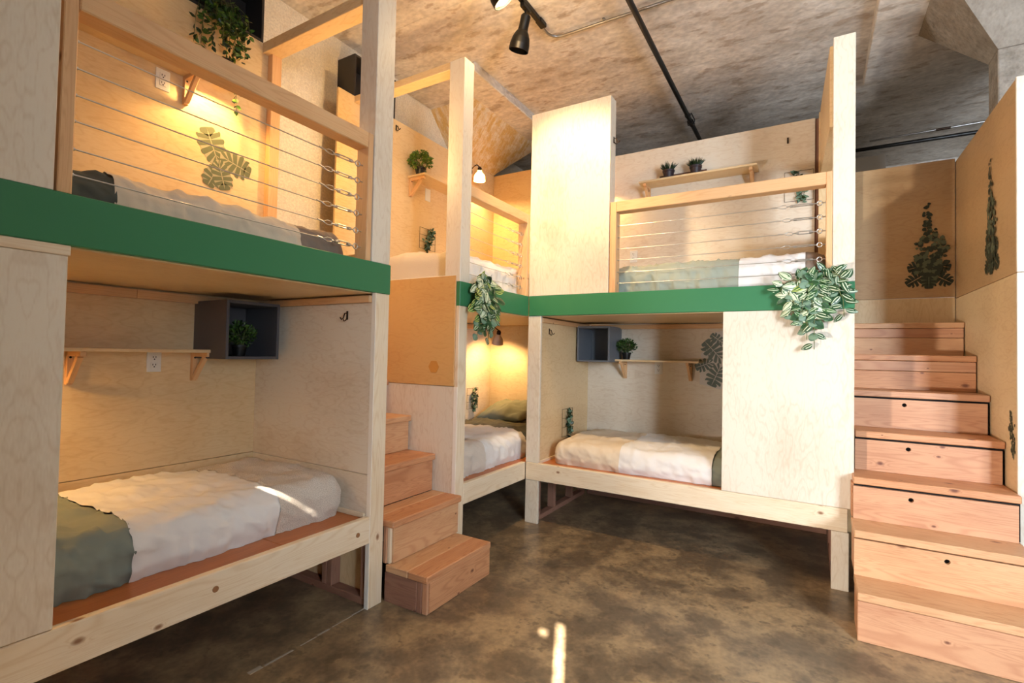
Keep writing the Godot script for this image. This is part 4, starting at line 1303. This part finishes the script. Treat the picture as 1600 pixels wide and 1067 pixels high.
func hanging_plant(label: String, at: Vector3, facing: Vector3, strands: Array, seed_: int, per: float) -> void:
	# strands: lists of points (across, up, out) from the fascia's top edge; facing is the outward direction
	var r := RandomNumberGenerator.new()
	r.seed = seed_
	var s := thing("hanging_plant", label, "hanging plant", at, "leafy plants hung on the green fascia")
	var across := Vector3.UP.cross(facing).normalized()
	var lin := func(c: Color) -> Color: return c.srgb_to_linear()
	var green: Color = lin.call(Color(0.16, 0.30, 0.17))
	var mid: Color = lin.call(Color(0.27, 0.44, 0.25))
	var white: Color = lin.call(Color(0.80, 0.84, 0.72))
	var yel: Color = lin.call(Color(0.74, 0.80, 0.42))
	var grey: Color = lin.call(Color(0.45, 0.56, 0.46))
	var gd: Color = lin.call(Color(0.36, 0.47, 0.39))
	var kinds := [
		leaf_mesh(0.066, 0.036, [green, white, green, green], 0.18),
		leaf_mesh(0.070, 0.040, [mid, white, mid, green, green], 0.25),
		leaf_mesh(0.050, 0.048, [grey, grey, gd], 0.12, 0.9),
		leaf_mesh(0.074, 0.052, [white, white, mid, white, green], 0.35),
		leaf_mesh(0.068, 0.046, [mid, yel, green, yel], 0.3),
		leaf_mesh(0.060, 0.046, [green, green, mid], 0.3)]
	for sd in strands:
		var pts := []
		for p in sd[0]:
			pts.append(across * p.x + Vector3.UP * p.y + facing * p.z)
		var st := begin()
		add_tube(st, pts, 0.0022, 6)
		put("stem", st.commit(), M.stem, s)
		var n: int = int(sd[1] * 1.35)
		for i in n:
			var t := (i + 0.5) / n * (pts.size() - 1)
			var k := mini(int(t), pts.size() - 2)
			var q: Vector3 = pts[k].lerp(pts[k + 1], t - k)
			var along: Vector3 = (pts[k + 1] - pts[k]).normalized()
			var o := (-1.0 if i % 2 == 0 else 1.0)
			var sidev := along.cross(facing).normalized() * o
			var dir := (sidev * r.randf_range(0.5, 1.1) + along * r.randf_range(0.1, 0.7) + facing * r.randf_range(-0.05, 0.55) + Vector3.DOWN * r.randf_range(-0.2, 0.3)).normalized()
			var nz := (facing + Vector3.UP * r.randf_range(0.0, 0.7) + across * r.randf_range(-0.5, 0.5)).normalized()
			nz = (nz - dir * nz.dot(dir)).normalized()
			var bs := Basis(dir.cross(nz).normalized(), dir, nz).scaled_local(Vector3.ONE * r.randf_range(0.85, 1.3) * per)
			var kk: int = sd[2][r.randi() % sd[2].size()]
			var lf := put("leaf", kinds[kk], M.leaf_variegated, s)
			lf.transform = Transform3D(bs, q + sidev * 0.008)

func build_plants() -> void:
	bush("small bush in a black pot inside the left bunk's dark grey cube", Vector3(-0.86, 1.353, 1.965), 0.044, 0.066, 0.092, 0.06, 260, 0.021, [M.leaf_green, M.leaf_dark], M.pot_black)
	bush("small bush in a black pot on the far bunk's lower shelf", Vector3(0.535, 1.367, -0.975), 0.044, 0.066, 0.088, 0.058, 260, 0.021, [M.leaf_green, M.leaf_dark], M.pot_black)
	bush("bright green bush in a black pot on the middle bunk's upper shelf", Vector3(-0.985, 2.986, 0.285), 0.05, 0.066, 0.105, 0.062, 300, 0.024, [M.leaf_bright, M.leaf_green], M.pot_black)
	spiky("left one of two spiky plants in dark pots on the far bunk's long shelf", Vector3(0.905, 3.036, -0.985))
	spiky("right one of two spiky plants in dark pots on the far bunk's long shelf", Vector3(1.145, 3.036, -0.985))
	var tr := thing("wooden_tray", "low brown wooden box on the long shelf behind the spiky plants", "tray", Vector3(1.02, 3.036, -1.06))
	put("front_board", block(Vector3(0.42, 0.06, 0.012), 0, 0.002), M.tray_brown, tr, Vector3(0, 0.031, 0.02))
	put("rear_board", block(Vector3(0.42, 0.06, 0.012), 0, 0.002), M.tray_brown, tr, Vector3(0, 0.031, -0.03))
	put("bottom_board", block(Vector3(0.40, 0.01, 0.036), 0, 0.001), M.tray_brown, tr, Vector3(0, 0.006, -0.005))
	# trailing plant on the black cubes
	var s := thing("trailing_plant", "trailing green plant spilling over the black cubes above the left bunk", "plant", Vector3(-1.10, 3.452, 2.06))
	put("pot", lathe(pot_shape(0.05, 0.06), 20), M.pot_black, s, Vector3(-0.07, 0, 0))
	var tops := [begin(), begin()]
	var stems := begin()
	for i in 26:
		var a := rng.randf_range(-1.0, 1.0)
		var len := rng.randf_range(0.12, 0.36)
		var p0 := Vector3(-0.07, 0.06, 0)
		var p1 := Vector3(rng.randf_range(0.03, 0.09), rng.randf_range(0.0, 0.09), a * 0.10)
		var p2 := Vector3(rng.randf_range(0.06, 0.15), p1.y - len * 0.5, a * 0.14)
		var p3 := Vector3(p2.x - 0.01, p1.y - len, a * rng.randf_range(0.10, 0.17))
		add_tube(stems, [p0, p1, p2, p3], 0.0015, 5)
		for k in 16:
			var t := k / 15.0 * 2.0
			var q := p1.lerp(p2, t) if t < 1.0 else p2.lerp(p3, t - 1.0)
			var e := Vector3(rng.randf_range(-0.2, 1), rng.randf_range(-1, 0.3), rng.randf_range(-1, 1)).normalized()
			small_leaf(tops[k % 2], q + Vector3(0, -0.03, 0), e, 0.042, 0.023)
	var tail := [Vector3(0.08, -0.25, -0.06), Vector3(0.10, -0.42, -0.10), Vector3(0.10, -0.60, -0.11)]
	add_tube(stems, tail, 0.0015, 5)
	for k in 26:
		var t := k / 25.0 * 2.0
		var q: Vector3 = tail[0].lerp(tail[1], t) if t < 1.0 else tail[1].lerp(tail[2], t - 1.0)
		small_leaf(tops[k % 2], q, Vector3(rng.randf_range(-0.2, 0.6), rng.randf_range(-1, -0.1), rng.randf_range(-1, 1)).normalized(), 0.038, 0.020)
	put("stems", stems.commit(), M.stem, s).set_meta("kind", "stuff")
	put("foliage", tops[0].commit(), M.leaf_green, s).set_meta("kind", "stuff")
	put("foliage", tops[1].commit(), M.leaf_dark, s).set_meta("kind", "stuff")
	# leafy plants on the fascia
	var V := func(x: float, y: float, z: float) -> Vector3: return Vector3(x, y, z)
	var mid := []
	for q in [[-0.10, -0.16, 12, [4, 3]], [-0.07, -0.30, 12, [4, 3, 1]], [-0.03, -0.34, 13, [3, 1, 5]], [0.02, -0.31, 12, [1, 3, 2]], [0.07, -0.28, 12, [0, 1, 5]], [0.11, -0.20, 10, [4, 5]], [-0.09, -0.38, 11, [2]], [0.04, -0.40, 11, [0, 2]], [0.12, -0.30, 9, [0]], [0.0, -0.18, 10, [5, 3, 4]]]:
		mid.append([[V.call(q[0] * 0.25, 0.0, -0.02), V.call(q[0] * 0.6, 0.03, 0.05), V.call(q[0], q[1] * 0.5, 0.07), V.call(q[0] * 1.05, q[1], 0.045)], q[2], q[3]])
	hanging_plant("tall variegated plant hanging on the middle bunk's short green fascia", Vector3(0.012, GT, 0.735), Vector3(1, 0, 0), mid, 301, 1.12)
	var far := []
	for q in [[-0.20, -0.06, 7, [1, 3]], [-0.15, -0.13, 10, [3, 5, 2]], [-0.12, -0.24, 13, [2, 3, 1]], [-0.06, -0.26, 14, [5, 4, 1]], [0.0, -0.28, 14, [2, 3, 5]], [0.05, -0.22, 13, [0, 5, 1]], [0.10, -0.16, 12, [0, 2]], [0.17, -0.10, 11, [0]], [0.20, 0.0, 9, [0]], [0.17, 0.05, 7, [0]], [-0.03, -0.36, 10, [2]], [0.015, -0.42, 8, [0, 2]], [0.19, -0.22, 9, [0]], [-0.02, -0.13, 12, [5, 3, 2]], [0.04, -0.1, 12, [5, 0, 1]]]:
		q[0] = q[0] * 0.84 - 0.006
		far.append([[V.call(q[0] * 0.2, 0.0, -0.02), V.call(q[0] * 0.6, 0.02 + maxf(q[1], 0.0), 0.05), V.call(q[0], q[1] * 0.5, 0.075), V.call(q[0] * 1.05, q[1], 0.05)], q[2], q[3]])
	hanging_plant("broad striped and round leaved plant hanging on the far bunk's right corner", Vector3(2.055, GT, 0.012), Vector3(0, 0, 1), far, 302, 1.0)
	# wire grids with greenery
	grid_plant("wire grid with a leafy sprig on the middle bunk's upper back wall", Vector3(BK, 2.465, 0.05), PI / 2, 0.225, 0.195, -0.5)
	grid_plant("wire grid with a leafy sprig low in the middle bunk's lower berth", Vector3(BK, 0.91, -0.745), PI / 2, 0.2, 0.22, 0.0)
	grid_plant("wire grid with grey leaves at the right of the far bunk's upper back wall", Vector3(1.95, 2.85, BK - 0.01), 0.0, 0.21, 0.25, 0.3)
	grid_plant("wire grid with a green sprig on the far bunk's lower side wall", Vector3(0.10, 0.775, -0.59), PI / 2, 0.225, 0.25, 0.1)

func grid_plant(label: String, at: Vector3, turn: float, w: float, h: float, lean: float) -> void:
	var s := thing("wire_grid", label, "wall decoration", at, "wire grids with greenery", turn)
	var st := begin()
	for i in 4:
		var y := -h * 0.5 + h * i / 3.0
		add_tube(st, [Vector3(-w * 0.5, y, 0.006), Vector3(w * 0.5, y, 0.006)], 0.0016, 5)
	for i in 3:
		var x := -w * 0.5 + w * i / 2.0
		add_tube(st, [Vector3(x, -h * 0.5, 0.008), Vector3(x, h * 0.5, 0.008)], 0.0016, 5)
	put("wire_frame", st.commit(), M.bronze, s)
	var tops := [begin(), begin()]
	for i in 110:
		var t := rng.randf()
		var y := lerpf(h * 0.5, -h * 0.56, t)
		var wd := w * 0.22 * sin(PI * clampf(t * 0.85 + 0.1, 0, 1))
		var q := Vector3(lean * -y * 0.6 + rng.randf_range(-1, 1) * wd, y, 0.012 + rng.randf() * 0.02)
		small_leaf(tops[i % 2], q, Vector3(rng.randf_range(-1, 1), rng.randf_range(-1, 0.6), rng.randf_range(0.0, 0.6)).normalized(), 0.04, 0.02)
	put("foliage", tops[0].commit(), M.leaf_dark, s).set_meta("kind", "stuff")
	put("foliage", tops[1].commit(), M.leaf_grey, s).set_meta("kind", "stuff")

# ---------------------------------------------------------------- vinyl prints on the plywood
func flat_poly(st: SurfaceTool, pts: PackedVector2Array, z: float) -> void:
	var idx := Geometry2D.triangulate_polygon(pts)
	for i in range(0, idx.size(), 3):
		tri(st, Vector3(pts[idx[i]].x, pts[idx[i]].y, z), Vector3(pts[idx[i + 1]].x, pts[idx[i + 1]].y, z), Vector3(pts[idx[i + 2]].x, pts[idx[i + 2]].y, z), Vector3(0, 0, 1))

# a split monstera leaf: pale heart below, dark lobes above; c is the stalk end, the tip points along angle a
func monstera(dark: SurfaceTool, pale: SurfaceTool, c: Vector2, a: float, l: float, w: float, z: float, lobes := 6) -> void:
	var X := Vector2(cos(a), sin(a))
	var Y := Vector2(-sin(a), cos(a))
	var edge := func(t: float) -> Vector2:
		# t from 0 at the tip round one side to 1 at the stalk notch
		var x := l * (0.5 + 0.62 * cos(PI * t))
		var y := w * 0.5 * pow(sin(PI * pow(t, 0.8)), 0.8)
		return Vector2(x, y)
	for sg in [-1.0, 1.0]:
		var full := PackedVector2Array()
		for i in 25:
			var e: Vector2 = edge.call(i / 24.0)
			full.append(c + X * (e.x * 0.9 + l * 0.02) + Y * e.y * sg * 0.88)
		if pale:
			flat_poly(pale, full, z)
		for k in lobes:
			var t0 := 0.0 if k == 0 else (k + 0.16) / lobes * 0.97
			var t1 := (k + 0.78) / lobes * 0.97
			var r0 := clampf((t0 - 0.10) / 0.9, 0.0, 1.0)
			var lp := PackedVector2Array()
			for i in 7:
				var e: Vector2 = edge.call(lerpf(t0, t1, i / 6.0))
				var soft_end := 1.0 - 0.13 * pow(absf(i / 3.0 - 1.0), 2.5) * (0.0 if k == 0 and i < 3 else 1.0)
				lp.append(c + X * (l * 0.45 + (e.x - l * 0.45) * soft_end) + Y * e.y * sg * soft_end)
			lp.append(c + X * l * lerpf(0.92, 0.02, r0 + 0.10) + Y * sg * 0.004)
			lp.append(c + X * l * lerpf(0.98, 0.08, r0) + Y * sg * 0.002)
			flat_poly(dark, lp, z + 0.0004)

func ivy(st: SurfaceTool, c: Vector2, a: float, l: float, z: float) -> void:
	var p := PackedVector2Array()
	for q in [Vector2(0, 0), Vector2(0.22, 0.42), Vector2(0.55, 0.40), Vector2(0.8, 0.2), Vector2(1.0, 0.0), Vector2(0.8, -0.2), Vector2(0.55, -0.40), Vector2(0.22, -0.42)]:
		p.append(c + q.rotated(a) * l)
	flat_poly(st, p, z)

func bouquet(label: String, at: Vector3, turn: float, h: float, w: float, sn: int) -> void:
	# broad split leaves at the foot, a cone of small leaves above; origin at the foot's middle
	var s := thing("wall_print", label, "wall print", at, "printed leaf bouquets", turn)
	var r := RandomNumberGenerator.new()
	r.seed = sn
	var dark := begin()
	var midc := begin()
	var pale := begin()
	var z := 0.0012
	for q in [[0.0, -2.55, 0.21], [0.0, -0.59, 0.21], [0.06, -2.9, 0.17], [0.06, -0.24, 0.17], [0.03, -1.57, 0.2]]:
		monstera(dark, pale if absf(q[1] + 1.57) < 0.1 else null, Vector2(0, q[0] + w * 0.42), q[1], w * 0.55 * q[2] / 0.2, w * 0.42, z, 7)
		z += 0.0009
	for i in 240:
		var t := r.randf() * r.randf() if i % 3 else r.randf() * 0.6
		if i % 22 == 0:
			t = r.randf_range(0.6, 1.0)
		var half := w * lerpf(0.26, 0.36, clampf(t * 3.0, 0, 1)) * (1.0 - smoothstep(0.3, 0.85, t) * 0.86)
		var x := r.randf_range(-1, 1) * half + 0.05 * w * sin(t * 5.0)
		ivy(dark if i % 3 else midc, Vector2(x, w * 0.34 + t * (h - w * 0.40)), r.randf() * TAU, r.randf_range(0.024, 0.046) * (1.0 - 0.25 * t), z + i * 0.000012)
	put("pale_print", pale.commit(), M.print_mid, s).set_meta("kind", "stuff")
	put("dark_print", dark.commit(), M.print_dark, s).set_meta("kind", "stuff")
	put("mid_print", midc.commit(), M.print_mid, s).set_meta("kind", "stuff")

func build_prints() -> void:
	bouquet("large printed leaf bouquet on the back partition above the right stairs", Vector3(2.82, 1.985, -1.2618), 0.0, 0.67, 0.255, 401)
	bouquet("tall printed leaf bouquet on the side partition at the right edge", Vector3(2.9797, 1.955, -0.385), -PI / 2, 0.70, 0.25, 402)
	# three monstera leaves on the left bunk's wall
	var s := thing("wall_print", "grey green print of three split leaves behind the left bunk's long cable guard", "wall print", Vector3(BK, 2.57, 1.98), "", PI / 2)
	var dark := begin()
	var pale := begin()
	monstera(dark, pale, Vector2(-0.02, -0.04), 1.95, 0.19, 0.17, 0.001, 6)
	monstera(dark, pale, Vector2(0.0, 0.01), -0.25, 0.17, 0.15, 0.002, 6)
	monstera(dark, pale, Vector2(-0.02, -0.06), -2.0, 0.13, 0.12, 0.003, 5)
	monstera(dark, pale, Vector2(-0.02, -0.03), -1.3, 0.15, 0.13, 0.004, 6)
	flat_poly(dark, PackedVector2Array([Vector2(-0.023, -0.06), Vector2(-0.017, -0.06), Vector2(-0.012, 0.02), Vector2(-0.018, 0.02)]), 0.0055)
	put("pale_print", pale.commit(), M.print_pale, s)
	put("dark_print", dark.commit(), M.print_mid, s)
	# pale sheet with split leaves, half hidden by the far bunk's lower panel
	s = thing("wall_print", "print of grey split leaves half hidden by the far bunk's plain lower panel", "wall print", Vector3(1.37, 1.38, BK + 0.0005))
	dark = begin()
	pale = begin()
	var white := begin()
	flat_poly(white, PackedVector2Array([Vector2(-0.19, -0.22), Vector2(-0.02, -0.26), Vector2(0.16, -0.2), Vector2(0.2, 0.1), Vector2(0.1, 0.27), Vector2(-0.06, 0.25), Vector2(-0.08, 0.12), Vector2(-0.18, 0.06)]), 0.0006)
	for q in [[-0.08, -0.02, 3.5, 0.14, 0.12], [0.0, 0.0, 2.3, 0.20, 0.17], [-0.01, -0.05, 4.3, 0.18, 0.16], [0.02, 0.14, 2.5, 0.13, 0.09], [0.04, 0.02, 0.9, 0.2, 0.17], [-0.09, 0.03, 2.2, 0.09, 0.06], [0.06, -0.06, 5.2, 0.18, 0.16]]:
		monstera(dark, null, Vector2(q[0], q[1]), q[2], q[3], q[4], 0.0012 + 0.0008 * absf(q[2]), 6)
	put("backing_print", white.commit(), M.print_white, s)
	put("leaf_print", dark.commit(), M.print_grey, s)
	# small ragged sprig low on the right partition
	s = thing("wall_print", "small dark leafy sprig printed low on the right partition beside the drawer stairs", "wall print", Vector3(2.9797, 1.02, -0.04), "", -PI / 2)
	dark = begin()
	var midc := begin()
	for i in 90:
		var t := rng.randf_range(-1, 1)
		ivy(dark if i % 3 else midc, Vector2(rng.randfn() * 0.022 * (1.2 - absf(t)) - 0.02 * t, t * 0.115), rng.randf() * TAU, rng.randf_range(0.016, 0.03), 0.001 + i * 0.00001)
	put("dark_print", dark.commit(), M.print_dark, s).set_meta("kind", "stuff")
	put("mid_print", midc.commit(), M.print_mid, s).set_meta("kind", "stuff")
